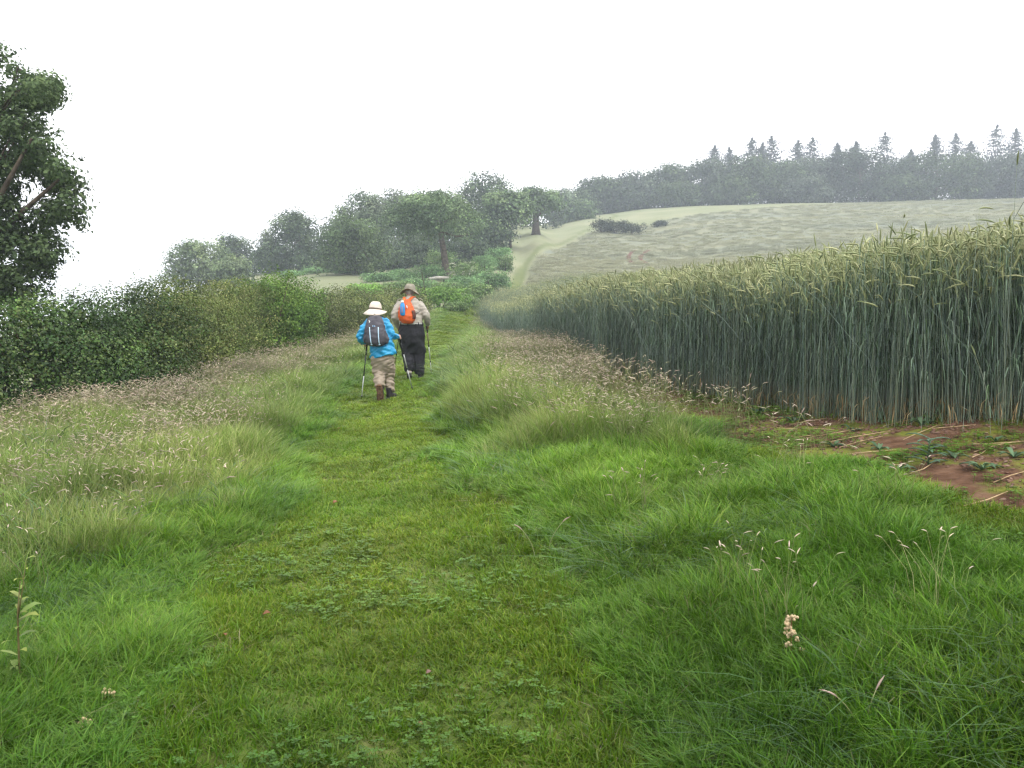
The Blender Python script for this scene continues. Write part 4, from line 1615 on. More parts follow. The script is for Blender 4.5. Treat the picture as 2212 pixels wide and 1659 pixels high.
def strap(parent, name, pts, w, mat, thick=.008, side=(1, 0, 0)):
    a = Acc()
    pts = np.asarray(pts, float)
    t = np.linspace(0, 1, 13)
    seg = np.linspace(0, 1, len(pts))
    P = np.stack([np.interp(t, seg, pts[:, k]) for k in range(3)], -1)
    for _ in range(2):
        P[1:-1] = (P[:-2] + 2 * P[1:-1] + P[2:]) / 4
    ribbon(a, P, w, side, (0, 0, 0))
    o = a.obj(name, mat, parent, True, col=False)
    m = o.modifiers.new("thick", 'SOLIDIFY')
    m.thickness = thick
    m.offset = 0
    return o


def pole(label, tip, top, mats, grip_len=.16, cut=(.52, .80), group="walking poles", r=(.0105, .0095, .0085)):
    """from the tip on the ground to the top of the grip"""
    tip, top = np.asarray(tip, float), np.asarray(top, float)
    root = thing("walking_pole", label, "walking pole", tip, group)
    v = top - tip
    L = np.linalg.norm(v)
    d = v / L

    def seg(nm, a, b, r0, r1, m, n=9):
        ac = Acc()
        tube(ac, [d * a * L, d * (a + b) / 2 * L, d * b * L], [r0, (r0 + r1) / 2, r1], n)
        return ac.obj(nm, m, root, True, col=False)
    g = 1 - grip_len / L
    a1, a2 = cut
    seg("grip", g, 1.0, .0145, .0165, M_GRIP)
    ac = Acc()
    u = norm(np.cross(d, [0, 1., 0]))
    e = d * L
    tube(ac, [e, e + u * .04 - d * .05, e + u * .035 - d * .14, e + u * .005 - d * .10], [.004] * 4, 5)
    ac.obj("wrist_strap", M_GRIP, root, True, col=False)
    seg("upper_shaft", a2, g, r[0], r[0] * 1.05, mats[0])
    seg("middle_shaft", a1, a2, r[1], r[1], mats[1])
    seg("lower_shaft", .05, a1, r[2], r[2], mats[2])
    seg("lock", a2 - .018, a2 + .018, .0125, .0125, M_GRIP)
    seg("lock", a1 - .016, a1 + .016, .011, .011, M_GRIP)
    seg("tip", 0, .05, .005, .010, M_SOLED)
    ac = Acc()
    loft(ac, [(*(d * .052 * L), .011, .011), (*(d * .052 * L + [0, 0, .006]), .026, .026), (*(d * .052 * L + [0, 0, .009]), .024, .024)], 12)
    ac.obj("basket", M_SOLED, root, True, col=False)
    return root


def world_of(root, p):
    return np.array(root.location) + np.asarray(p, float)


# ---- the shorter walker in the blue jacket
def build_woman():
    g = ground_at(382.3, 400.0)
    root = thing("person", "walker in a bright blue jacket, cream hat and tan trousers, striding uphill with two poles", "person", g, "walkers on the path")
    # body: one continuous figure under the clothes
    a = Acc()
    loft(a, [(0, .0, .66, .12, .07), (0, 0, .78, .13, .075), (-.03, .02, .95, .12, .08), (-.07, .06, 1.15, .145, .10), (-.09, .085, 1.27, .14, .085), (-.105, .10, 1.33, .07, .065)], 18)
    tube(a, [(-.105, .10, 1.29), (-.113, .125, 1.40), (-.118, .14, 1.46)], [.055, .05, .05], 12)
    tube(a, [(-.117, .135, 1.395), (-.117, .145, 1.43), (-.117, .15, 1.50), (-.117, .15, 1.56), (-.117, .15, 1.585)], [.04, .068, .078, .062, .03], 14)
    tube(a, [(-.117, .225, 1.455), (-.117, .248, 1.45)], [.016, .011], 8)      # nose
    for sx in (-1, 1):
        tube(a, [(-.117 + sx * .072, .145, 1.44), (-.117 + sx * .086, .138, 1.465), (-.117 + sx * .078, .142, 1.49)], [.008, .012, .008], 6)   # ears
        tube(a, [(-.117 + sx * .03, .218, 1.485), (-.117 + sx * .03, .226, 1.484)], [.012, .008], 6)   # eyes
    tube(a, [(-.14, .216, 1.42), (-.117, .224, 1.418), (-.094, .216, 1.42)], [.007, .009, .007], 6)     # mouth
    # legs
    tube(a, [(-.08, 0, .74), (-.08, .06, .46), (-.045, -.12, .22), (-.035, -.16, .16)], [.075, .05, .036, .04], 10)
    tube(a, [(.085, .01, .74), (.10, .14, .45), (.105, .12, .14), (.105, .13, .08)], [.075, .05, .036, .042], 10)
    # arms and hands
    tube(a, [(-.235, .085, 1.27), (-.335, .02, 1.05), (-.31, .16, .925)], [.045, .035, .026], 10)
    tube(a, [(.055, .09, 1.28), (.17, .02, 1.07), (.255, .17, 1.03)], [.045, .035, .026], 10)
    pl = hand(a, (-.308, .165, .92), (.05, .9, -.35), (.8, 0, .1), (.03, .05, 1), .92)
    pr = hand(a, (.258, .175, 1.03), (.25, .95, -.12), (-.9, .2, 0), (-.25, .0, 1), .92)
    fuse(a, "body", M_SKIN, root, .0085, 2)
    # jacket
    a = Acc()
    loft(a, [(.035, 0, .715, .205, .15, .20), (.03, 0, .735, .212, .155, .20), (.015, 0, .85, .20, .148, .12), (-.02, .015, 1.0, .18, .135, .05), (-.055, .04, 1.12, .178, .13, 0), (-.08, .065, 1.22, .182, .125, 0), (-.095, .085, 1.30, .165, .105, -.02), (-.10, .095, 1.345, .115, .085, 0), (-.105, .105, 1.375, .07, .068, 0)], 26)
    tube(a, [(-.20, .085, 1.285), (-.27, .055, 1.20), (-.34, .015, 1.075), (-.352, .03, 1.03)], [.075, .070, .066, .064], 12)
    tube(a, [(-.345, .01, 1.05), (-.34, .06, .985), (-.317, .15, .925)], [.064, .058, .047], 12)
    tube(a, [(.03, .09, 1.295), (.095, .06, 1.21), (.16, .02, 1.10), (.178, .025, 1.06)], [.075, .070, .066, .064], 12)
    tube(a, [(.165, .01, 1.075), (.205, .07, 1.045), (.252, .16, 1.025)], [.064, .058, .049], 12)
    fuse(a, "jacket", M_BLUE, root, .0105, 2, .024, .085, 3)
    # trousers
    a = Acc()
    loft(a, [(.01, .05, .42, .10, .06), (.01, .03, .52, .14, .09), (.005, .01, .62, .172, .12), (.005, 0, .70, .178, .125), (.005, 0, .80, .155, .105)], 20)
    tube(a, [(-.085, .0, .74), (-.08, .02, .62), (-.06, .06, .46), (-.04, -.03, .33), (-.015, -.12, .215)], [.107, .105, .095, .09, .08], 12)
    tube(a, [(.09, .0, .74), (.10, .04, .62), (.108, .12, .46), (.112, .12, .28), (.112, .10, .115)], [.107, .102, .088, .08, .074], 12)
    fuse(a, "trousers", M_TAN, root, .0105, 2, .034, .095, 9, (1, 1, 1.9))
    boot(root, (-.018, -.30, -.005), math.radians(-3), math.radians(-74), "boot with its muddy brown sole turned up behind", M_SOLE, M_BOOT, s=1.18)
    boot(root, (.12, .10, .0), math.radians(-18), math.radians(2), None, M_SOLED, M_BOOT, False)
    hat(root, (-.117, .14, 1.472), .188, .100, .128, lambda th, t: -.012 * t - .085 * t ** 1.3 * (.5 - .5 * np.sin(th)) ** 1.3 - .035 * t * np.maximum(0, -np.cos(th)) + .02 * t * np.maximum(0, np.cos(th) - .2) + .012 * np.sin(2 * th + .8) * t, M_HATW, M_BAND, (-.10, .07))
    a = Acc()
    loft(a, [(-.105, .10, 1.335, .085, .075), (-.11, .105, 1.375, .072, .068), (-.113, .115, 1.41, .062, .062)], 18)
    a.obj("collar", M_SCARF, root, True, col=False)
    return root, pl, pr


def build_backpack_grey(root):
    b = world_of(root, (0, 0, 0))
    t = thing("backpack", "charcoal rucksack with two pale blue cords on the blue-jacketed walker's back", "backpack", b + np.array([-.075, -.2, 1.1]))

    def rel(p):
        return np.asarray(p, float) - np.array([-.075, -.2, 1.1])
    a = Acc()
    rings = [(-.058, -.145, .885, .085, .05), (-.06, -.165, .90, .14, .095), (-.062, -.175, .95, .172, .125), (-.066, -.17, 1.03, .178, .135), (-.072, -.15, 1.13, .172, .13), (-.08, -.115, 1.23, .155, .115), (-.088, -.08, 1.30, .135, .10), (-.093, -.045, 1.35, .112, .08), (-.096, -.03, 1.385, .07, .05)]
    loft(a, [(*rel(r[:3]), *r[3:]) for r in rings], 28)
    for sx in (-1, 1):      # bulging side pockets
        tube(a, [rel((-.065 + sx * .155, -.13, .93)), rel((-.066 + sx * .165, -.13, 1.0)), rel((-.07 + sx * .155, -.11, 1.09))], [.04, .052, .03], 12)
    fuse(a, "bag", M_GREYP, t, .011, 4, .010, .09, 5)

    def surf(x, z):     # rear face of the bag
        R = np.array(rings)
        cy_, ry, rx, cx = (np.interp(z, R[:, 2], R[:, k]) for k in (1, 4, 3, 0))
        return cy_ - ry * math.sqrt(max(.02, 1 - ((x - cx) / rx) ** 2))
    for x0, x1 in ((-.148, -.115), (-.008, .012)):
        a = Acc()
        pts = []
        for f in np.linspace(0, 1, 9):
            z = 1.195 - .275 * f
            x = x0 + (x1 - x0) * f
            pts.append(rel((x, surf(x, z) - .006, z)))
        tube(a, pts, [.0078] * 9, 6)
        a.obj("cord", M_LBLUE, t, True, col=False)
        a = Acc()
        c = pts[-1]
        tube(a, [c + [-.014, 0, -.003], c + [.014, -.002, -.003]], [.009, .009], 8)
        a.obj("toggle", M_LBLUE, t, True, col=False)
    # maker's patch: three small raised marks in a row
    for k in range(3):
        x = -.096 + .016 * k
        z = 1.212
        a = Acc()
        y = surf(x, z) - .004
        c = rel((x, y, z))
        e = np.array([.0062, .002, .010])
        V = c + e * np.array([(i, j, k2) for i in (-1, 1) for j in (-1, 1) for k2 in (-1, 1)])
        a.add(V, np.array([[0, 1, 3, 2], [4, 6, 7, 5], [0, 4, 5, 1], [2, 3, 7, 6], [0, 2, 6, 4], [1, 5, 7, 3]]))
        a.obj("logo_mark", M_BOTTLE if k == 1 else M_LBLUE, t, col=False)
    for sx, x0 in ((-1, -.17), (1, -.02)):
        strap(t, "shoulder_strap", [rel((x0, -.05, 1.32)), rel((x0 - .002, .03, 1.385 - .01)), rel((x0 + sx * .01, .12, 1.375)), rel((x0 + sx * .02, .215, 1.28)), rel((x0 + sx * .02, .2, 1.10))], .055, M_GREYP, .012)
    a = Acc()
    tube(a, [rel((-.12, -.05, 1.375)), rel((-.095, -.06, 1.41)), rel((-.07, -.05, 1.375))], [.006] * 3, 6)
    a.obj("haul_loop", M_GREYP, t, True, col=False)
    for dx, dz in ((-.165, 1.30), (-.158, 1.275), (-.152, 1.285)):
        a = Acc()
        tube(a, [rel((dx - .006, surf(dx, dz) - .004, dz + .006)), rel((dx + .004, surf(dx, dz) - .006, dz - .008))], [.006, .006], 6)
        a.obj("buckle", M_WHITE, t, True, col=False)


# ---- the taller walker with the orange pack
def build_man():
    g = ground_at(413.6, 378.6)
    root = thing("person", "tall walker in fawn shirt and baggy black trousers, walking uphill with two poles", "person", g, "walkers on the path")
    a = Acc()
    loft(a, [(-.02, 0, .88, .18, .13), (-.03, 0, 1.0, .19, .14), (-.055, .02, 1.15, .175, .125), (-.065, .05, 1.35, .185, .12), (-.07, .08, 1.48, .17, .095), (-.072, .10, 1.55, .08, .075)], 18)
    tube(a, [(-.072, .10, 1.50), (-.073, .13, 1.62), (-.074, .15, 1.67)], [.064, .058, .058], 12)
    tube(a, [(-.074, .155, 1.615), (-.074, .165, 1.65), (-.074, .17, 1.72), (-.074, .17, 1.785), (-.074, .17, 1.81)], [.045, .076, .086, .068, .03], 14)
    tube(a, [(-.074, .252, 1.68), (-.074, .278, 1.672)], [.017, .012], 8)
    for sx in (-1, 1):
        tube(a, [(-.074 + sx * .082, .16, 1.655), (-.074 + sx * .097, .152, 1.68), (-.074 + sx * .088, .158, 1.71)], [.008, .013, .008], 6)
        tube(a, [(-.074 + sx * .033, .246, 1.71), (-.074 + sx * .033, .254, 1.709)], [.012, .008], 6)
    tube(a, [(-.10, .244, 1.636), (-.074, .252, 1.634), (-.048, .244, 1.636)], [.007, .009, .007], 6)
    tube(a, [(-.13, .0, .88), (-.10, .06, .5), (-.075, -.06, .14), (-.075, -.05, .08)], [.085, .055, .042, .045], 10)
    tube(a, [(.09, .0, .88), (.115, .10, .5), (.125, .08, .10), (.125, .09, .06)], [.085, .055, .042, .045], 10)
    tube(a, [(-.27, .07, 1.47), (-.345, .0, 1.21), (-.32, .17, 1.0)], [.05, .042, .031], 10)
    tube(a, [(.125, .07, 1.47), (.262, .0, 1.22), (.275, .17, 1.04)], [.05, .042, .031], 10)
    pl = hand(a, (-.318, .175, .995), (.05, .9, -.4), (.9, 0, 0), (.0, .1, 1))
    pr = hand(a, (.274, .175, 1.035), (-.08, .85, -.5), (-.9, 0, 0), (.05, .1, 1))
    fuse(a, "body", M_SKIN, root, .0088, 2)
    a = Acc()
    loft(a, [(-.035, 0, 1.065, .215, .155), (-.04, 0, 1.10, .230, .165), (-.05, .01, 1.18, .232, .162), (-.06, .03, 1.30, .228, .152), (-.066, .055, 1.42, .226, .14), (-.07, .075, 1.50, .205, .118), (-.072, .09, 1.55, .15, .095), (-.073, .105, 1.59, .085, .075), (-.073, .115, 1.615, .07, .068)], 28)
    tube(a, [(-.235, .075, 1.475), (-.295, .045, 1.38), (-.345, .0, 1.24), (-.353, .015, 1.19)], [.09, .085, .078, .074], 12)
    tube(a, [(-.348, .0, 1.215), (-.342, .08, 1.12), (-.322, .165, 1.005)], [.074, .064, .045], 12)
    tube(a, [(.095, .075, 1.475), (.17, .045, 1.38), (.25, .0, 1.25), (.268, .015, 1.20)], [.09, .086, .080, .076], 12)
    tube(a, [(.262, .0, 1.225), (.272, .08, 1.14), (.275, .165, 1.05)], [.076, .066, .050], 12)
    fuse(a, "shirt", M_SHIRT, root, .0115, 3, .022, .11, 13)
    a = Acc()
    loft(a, [(-.02, .03, .50, .14, .09), (-.02, .02, .62, .205, .13), (-.022, .01, .72, .245, .165), (-.025, .0, .85, .258, .18), (-.03, 0, .95, .25, .178), (-.033, 0, 1.02, .238, .168), (-.035, 0, 1.085, .226, .158)], 24)
    tube(a, [(-.14, .0, .86), (-.138, .02, .70), (-.115, .05, .48), (-.082, -.02, .27), (-.075, -.05, .155)], [.130, .130, .122, .102, .09], 12)
    tube(a, [(.09, .0, .86), (.10, .03, .70), (.108, .08, .48), (.112, .07, .25), (.118, .06, .085)], [.134, .132, .122, .104, .098], 12)
    fuse(a, "trousers", M_DARKTR, root, .0115, 2, .024, .11, 19, (1, 1, 1.1))
    # belt with loops
    n = 36
    th = np.arange(n) * 2 * math.pi / n

    def ringband(z0, z1_, rx, ry, cx, sel=None):
        a = Acc()
        R = [np.stack([cx + rx * np.cos(th), ry * np.sin(th), np.full(n, z)], -1) for z in (z0, z1_)]
        j = np.arange(n)
        if sel is not None:
            j = j[sel]
        a.add(np.concatenate(R), np.stack([j, (j + 1) % n, (j + 1) % n + n, j + n], -1))
        return a
    o = ringband(1.062, 1.092, .238, .170, -.035).obj("belt", M_BELT, root, True, col=False)
    m = o.modifiers.new("t", 'SOLIDIFY')
    m.thickness = .006
    for k in (22, 26, 31, 34):
        c = np.array([-.035 + .246 * math.cos(th[k]), .178 * math.sin(th[k]), 1.077])
        a = Acc()
        tube(a, [c + [0, 0, -.028], c, c + [0, 0, .028]], [.009] * 3, 6)
        a.obj("belt_loop", M_DARKTR, root, True, col=False)
    for sx, x in ((-1, -.235), (1, .10)):      # shoulder tabs
        a = Acc()
        ribbon(a, [(x - sx * .0, .07, 1.572 - .004), (x + sx * .045, .055, 1.555), (x + sx * .085, .045, 1.525)], .04, (0, 1, 0), (0, 0, 0))
        e = a.obj("shoulder_tab", M_SHIRT, root, True, col=False)
        m = e.modifiers.new("t", 'SOLIDIFY')
        m.thickness = .012
    a = Acc()
    tube(a, [(-.078, -.052, .15), (-.078, -.058, .10)], [.058, .056], 14)
    a.obj("sock", M_SOCK, root, True, col=False)
    boot(root, (-.08, -.05, -.01), math.radians(4), math.radians(-16), None, M_SOLED, M_BOOT)
    boot(root, (.13, .10, .0), math.radians(-8), 0, None, M_SOLED, M_BOOT, False)
    hat(root, (-.074, .165, 1.722), .192, .106, .122, lambda th, t: .008 * t - .085 * t ** 1.3 * np.abs(np.cos(th)) ** 1.5 + .012 * t ** 1.2 * np.maximum(0, -np.sin(th)) - .03 * t * np.maximum(0, np.sin(th)) + .008 * np.sin(3 * th + 1) * t, M_HATM, M_HATM, (-.05, .06))
    a = Acc()
    tube(a, [(-.074, .145, 1.64), (-.074, .15, 1.70), (-.074, .16, 1.735)], [.072, .086, .088], 14)
    a.obj("hair", M_HAIR, root, True, col=False)
    return root, pl, pr


def build_backpack_orange(root):
    o0 = np.array([-.10, -.2, 1.3])
    t = thing("backpack", "small orange rucksack with a dark mesh side pocket on the tall walker's back", "backpack", world_of(root, o0))

    def rel(p):
        return np.asarray(p, float) - o0
    rings = [(-.085, -.165, 1.075, .06, .04), (-.087, -.18, 1.09, .105, .07), (-.09, -.185, 1.14, .148, .095), (-.095, -.18, 1.22, .168, .11), (-.102, -.165, 1.30, .165, .11), (-.108, -.145, 1.38, .146, .10), (-.112, -.12, 1.45, .115, .085), (-.115, -.095, 1.51, .082, .065), (-.117, -.07, 1.55, .05, .04)]
    a = Acc()
    loft(a, [(*rel(r[:3]), *r[3:]) for r in rings], 28)
    fuse(a, "bag", M_ORANGE, t, .011, 4, .012, .08, 25)

    def surf(x, z):
        R = np.array(rings)
        cy_, ry, rx, cx = (np.interp(z, R[:, 2], R[:, k]) for k in (1, 4, 3, 0))
        return cy_ - ry * math.sqrt(max(.02, 1 - ((x - cx) / rx) ** 2))
    a = Acc()     # mesh pocket wrapped round the lower right side
    us, zs = np.linspace(.50, .97, 6), np.linspace(1.17, 1.335, 6)
    V = []
    for z in zs:
        R = np.array(rings)
        cy_, ry, rx, cx = (np.interp(z, R[:, 2], R[:, k]) for k in (1, 4, 3, 0))
        for u in us:
            ang = -math.pi / 2 + u * math.pi / 2
            V.append(rel((cx + (rx + .012) * math.cos(ang) - (.02 if z > 1.3 else 0) * (1 - u), cy_ + (ry + .012) * math.sin(ang), z)))
    Q = np.array([[r * 6 + c, r * 6 + c + 1, r * 6 + c + 7, r * 6 + c + 6] for r in range(5) for c in range(5)])
    a.add(V, Q)
    p = a.obj("mesh_pocket", M_MESH, t, True, col=False)
    m = p.modifiers.new("t", 'SOLIDIFY')
    m.thickness = .006
    strap(t, "shoulder_strap", [rel((-.15, -.08, 1.50)), rel((-.165, .0, 1.575)), rel((-.175, .09, 1.60)), rel((-.185, .19, 1.53)), rel((-.19, .20, 1.3))], .055, M_ORANGE, .012)
    strap(t, "shoulder_strap", [rel((-.075, -.10, 1.49)), rel((-.03, -.03, 1.57)), rel((.008, .06, 1.615)), rel((.04, .17, 1.54)), rel((.05, .20, 1.3))], .06, M_ORANGE, .012)
    strap(t, "side_strap", [rel((.05, -.12, 1.25)), rel((.12, -.06, 1.30)), rel((.165, .03, 1.335)), rel((.15, .12, 1.36))], .014, M_SOLED, .005, (0, .3, 1))
    a = Acc()
    x, z = -.085, 1.40
    y = surf(x, z) - .008
    ribbon(a, [rel((x - .006, y, z + .028)), rel((x + .004, y - .006, z)), rel((x + .010, y - .004, z - .034))], [.014, .020, .018], (1, 0, 0), (0, 0, 0))
    e = a.obj("luggage_tag", M_WHITE, t, col=False)
    m = e.modifiers.new("t", 'SOLIDIFY')
    m.thickness = .004
    # the blue bottle clipped to the pack
    bx, by = -.158, surf(-.15, 1.36) - .042
    w = thing("water_bottle", "blue soft water bottle with pale cap clipped to the orange rucksack", "bottle", world_of(root, (bx, by, 1.235)))
    a = Acc()
    loft(a, [(0, 0, 0, .034, .018), (0, 0, .01, .045, .026), (-.002, 0, .08, .048, .032), (-.004, 0, .16, .048, .032), (-.004, .004, .215, .042, .026), (-.004, .008, .24, .026, .02), (-.004, .008, .25, .02, .018)], 20, tz=0)
    a.obj("pouch", M_BOTTLE, w, True, col=False)
    a = Acc()
    loft(a, [(-.004, -.001, .05, .030, .034), (-.004, -.001, .06, .034, .0345), (-.006, .0, .16, .034, .0345), (-.006, .001, .17, .03, .034)], 18)
    a.obj("print_panel", plain_mat("grey_blue_print", (.16, .17, .30), (.22, .22, .36), .4, .4, 15), w, True, col=False)
    a = Acc()
    loft(a, [(-.004, .008, .246, .024, .022), (-.004, .008, .256, .027, .025), (-.004, .01, .278, .026, .024), (-.004, .011, .285, .018, .016)], 16)
    a.obj("cap", M_WHITE, w, True, col=False)
    a = Acc()
    tube(a, [(.012, .01, .27), (.026, .02, .30), (.024, .04, .325), (.01, .045, .30)], [.005] * 4, 6)
    a.obj("clip_cord", M_YEL, w, True, col=False)


wr, wl_, wr_ = build_woman()
build_backpack_grey(wr)
mr_, ml_, mrr_ = build_man()
build_backpack_orange(mr_)


def pole_through(label, tip_px, hand_world, mats, above=.06, **k):
    tip = ground_at(*tip_px)
    v = norm(hand_world - tip)
    return pole(label, tip, hand_world + v * above, mats, **k)


pole_through("black trekking pole in the blue-jacketed walker's left hand", (361.4, 399.6), world_of(wr, wl_), (M_BLKSH, M_BLKSH, M_ALU), cut=(.42, .78))
pole_through("trekking pole with silver lower part slanting from the blue-jacketed walker's right hand", (412.6, 390.4), world_of(wr, wr_), (M_BLKSH, M_ALU, M_ALU), cut=(.40, .68), above=.05)
pole_through("trekking pole in the tall walker's left hand, mostly hidden behind the other walker", (393.9, 372.2), world_of(mr_, ml_), (M_BLKSH, M_BLKSH, M_BRZ), cut=(.42, .76))
pole_through("silver and bronze trekking pole in the tall walker's right hand", (431.6, 374.0), world_of(mr_, mrr_), (M_BRZ, M_ALU, M_ALU), cut=(.26, .58))

# ------------------------------------------------------------------ small things near the camera and along the field edge
M_STRAW = plain_mat("dry_straw", (.30, .20, .10), (.50, .37, .21), .7, .3, 25)
M_DEADLEAF = plain_mat("dead_leaf", (.12, .055, .025), (.20, .10, .05), .8, .2, 30)
M_WEED = veg_mat("weed_leaves", .2, .5, .35, False, 4, .25)
M_LOG = plain_mat("pale_dead_wood", (.34, .31, .27), (.50, .47, .42), .9, .1, 6, .5)
M_SEED = plain_mat("buff_seed_husks", (.40, .29, .16), (.56, .44, .28), .9, .1, 60)


def g_at(X, Y):
    p = ground_at(X * D, Y * D)
    p[2] = float(zg(np.array([p[0]]), np.array([p[1]]))[0])
    return p


def straws():
    rng = np.random.default_rng(91)
    grp = "pieces of straw lying on the red soil"
    spots = [(1590, 872, .28, 10), (1625, 880, .3, 20), (1660, 893, .25, -12), (1555, 858, .2, 5), (1700, 902, .3, 4), (1745, 915, .34, 2), (1800, 938, .5, 1), (1770, 928, .25, -20), (1850, 948, .55, 2), (1860, 958, .4, 8),
             (1880, 975, .35, -4), (1700, 930, .2, 60), (1945, 918, .3, 3), (1990, 940, .4, 12), (2060, 930, .3, -6), (2180, 952, .5, -8), (2120, 975, .3, 18), (2150, 962, .34, 6), (1990, 1012, .24, 14), (2130, 1078, .34, 9),
             (1820, 905, .3, 25), (1490, 842, .2, 8), (1440, 830, .2, -15), (2185, 1030, .3, 10), (1935, 1000, .2, -30), (1730, 945, .2, 2)]
    names = ["short straw at the soil's narrow far end below the tallest pink grass head", "straw lying just right of the farthest leafy weeds", "short tilted straw beside the narrow-end weed", "tiny straw at the far tip of the soil",
             "flat straw close under the rye foot, mid left of the soil", "pale straw level with the pink seed head weed", "longest pale straw on the mid soil before the clods", "straw tilted down to the right in mid soil",
             "long straw lying level in front of the rye, centre of the soil", "long straw crossing just below the level one", "straw at the grass edge in the centre of the soil", "short straw sticking up steeply at mid soil", "thin straw under the rye left of the thistle",
             "straw pointing at the top of the thistle", "straw tucked under the rye behind the thistle", "long pale straw at the soil's right edge", "straw tilted upward right of the thistle", "straw lying between the thistle and the right-hand weeds",
             "short straw at the foot of the thistle", "straw lowest on the bare soil at the right", "straw beside the small weed by the long pale one", "short straw on the upper tip of the soil strip", "short straw lying behind the bent grass head", "straw below the long one at the right edge",
             "steep short straw in the grass edge left of the thistle", "short straw by the flat leafy weed"]
    for i, (X, Y, L, ang) in enumerate(spots):
        p = g_at(X, Y)
        p[2] = z1(p[0], p[1])
        az = math.radians(ang * 2.2)
        d = np.array([math.cos(az), math.sin(az), 0])
        k = [p + d * t * L for t in (-.5, 0, .5)]
        for q_ in k:
            q_[2] = float(zg(np.array([q_[0]]), np.array([q_[1]]))[0]) + .008 + .012 * rng.random()
        a = Acc()
        bow = rng.normal() * .02
        k[1][1] += bow
        tube(a, [np.array(q_) - p for q_ in k], [.0028, .0034, .0024], 5)
        o = a.obj("straw", M_STRAW, None, True, loc=p, col=False)
        tag(o, names[i], "straw", grp)


def dead_leaf(X, Y, L, label, az, mat=None):
    p = g_at(X, Y)
    L *= .62
    p[2] += .04
    a = Acc()
    d = np.array([math.cos(az), math.sin(az), .1])
    s = np.array([-math.sin(az), math.cos(az), .15])
    ts = np.linspace(0, 1, 6)
    w = np.array([.05, .55, .8, .75, .45, .03]) * L
    mid = np.array([d * t * L + [0, 0, .25 * L * math.sin(3 * t)] for t in ts])
    V = np.stack([mid - s * w[:, None] / 2 + [0, 0, .12 * L], mid, mid + s * w[:, None] / 2 + [0, 0, .15 * L]], 1).reshape(-1, 3)
    Q = np.array([[i * 3 + j, i * 3 + j + 1, i * 3 + j + 4, i * 3 + j + 3] for i in range(5) for j in range(2)])
    a.add(V, Q)
    o = a.obj("dead_leaf", mat or M_DEADLEAF, None, True, loc=p, col=False)
    o.modifiers.new("t", 'SOLIDIFY').thickness = .0012
    tag(o, label, "leaf", "fallen leaves in the grass")


def rosette(X, Y, R, n, label, cols, seed, spiky=False, tall=.0, name="weed", cat="weed", group=None):
    R *= 1.25
    rng = np.random.default_rng(seed)
    p = g_at(X, Y)
    root = thing(name, label, cat, p, group)
    for k in range(n):
        az = k * 2.4 + rng.normal() * .25
        L = R * (.7 + .5 * rng.random())
        d = np.array([math.cos(az), math.sin(az), 0])
        s = np.array([-math.sin(az), math.cos(az), 0])
        z0 = tall * k / max(1, n - 1)
        rise = (.35 + .5 * rng.random()) * L if not tall else .3 * L
        a = Acc()
        col = palette(rng, 1, cols)[0]
        m = 9 if spiky else 6
        t = np.linspace(0, 1, m)
        P = np.array([0, 0, z0]) + d * (t * L)[:, None] + np.array([0, 0, 1.]) * (rise * np.sin(t * 2.5) * .6)[:, None]
        w = np.sin(np.clip(t * 2.9 + .15, 0, 3.1)) * L * (.30 if not spiky else .26)
        if spiky:
            w = w * (.45 + .75 * (np.arange(m) % 2)) + .002
        V = np.stack([P - s * w[:, None] / 2 + [0, 0, .006], P, P + s * w[:, None] / 2 + [0, 0, .006]], 1).reshape(-1, 3)
        Q = np.array([[i * 3 + j, i * 3 + j + 1, i * 3 + j + 4, i * 3 + j + 3] for i in range(m - 1) for j in range(2)])
        a.add(V, Q, col)
        a.obj("leaf", M_WEED, root, True)
    if tall:
        a = Acc()
        tube(a, [(0, 0, -.02), (0, 0, tall * .5), (.005, 0, tall)], [.006, .006, .004], 6, (.09, .14, .06))
        a.obj("stem", M_WEED, root, True)
    return root


def rye_single(X, Y, h, lean, seed, label, ear_nod=None):
    rng = np.random.default_rng(seed)
    p = ground_at(X * D, Y * D)
    root = thing("rye_stalk", label, "rye stalk", p, "single rye stalks at the field edge")
    s, l, e = Acc(), Acc(), Acc()
    rye_stalk(rng, s, l, e, np.zeros(3), h, lean)
    s.obj("stem", M_STALK, root)
    l.obj("leaves", M_STALK, root)
    e.obj("ear", M_STALK, root)


def grass_stem(X, Y, h, bend, seed, label, headL=.06, r=.0036, col=(.42, .31, .26)):
    rng = np.random.default_rng(seed)
    p = g_at(X, Y)
    root = thing("grass_stalk", label, "grass stalk", p, "single flowering grass stalks")
    a = Acc()
    b = np.array([bend, .02, 0])
    t = np.linspace(0, 1, 6)
    pts = np.array([b * h * x ** 2 + np.array([0, 0, h * (x - .12 * abs(bend) * x * x)]) for x in t])
    tube(a, pts, np.linspace(.0022, .0016, 6), 4, (.27, .29, .13))
    a.obj("stem", M_STALK, root)
    a = Acc()
    d = norm(pts[-1] - pts[-2])
    spindle(a, pts[-1], pts[-1] + d * headL, r, 6, col, bend=b * headL * .6 - np.array([0, 0, abs(bend) * headL * .5]))
    for k in range(26):
        f = rng.random()
        q_ = pts[-1] + d * headL * f + (b * headL * .6 - np.array([0, 0, abs(bend) * headL * .5])) * f * f
        o = norm(rng.normal(size=3) + d * .7)
        sd = norm(np.cross(o, d + .1))
        a.add([q_ - sd * .0016, q_ + sd * .0016, q_ + o * r * 2.0], np.array([[0, 1, 2]]), np.array(col) * (.8 + .4 * rng.random()))
    a.obj("seed_head", M_STALK, root)


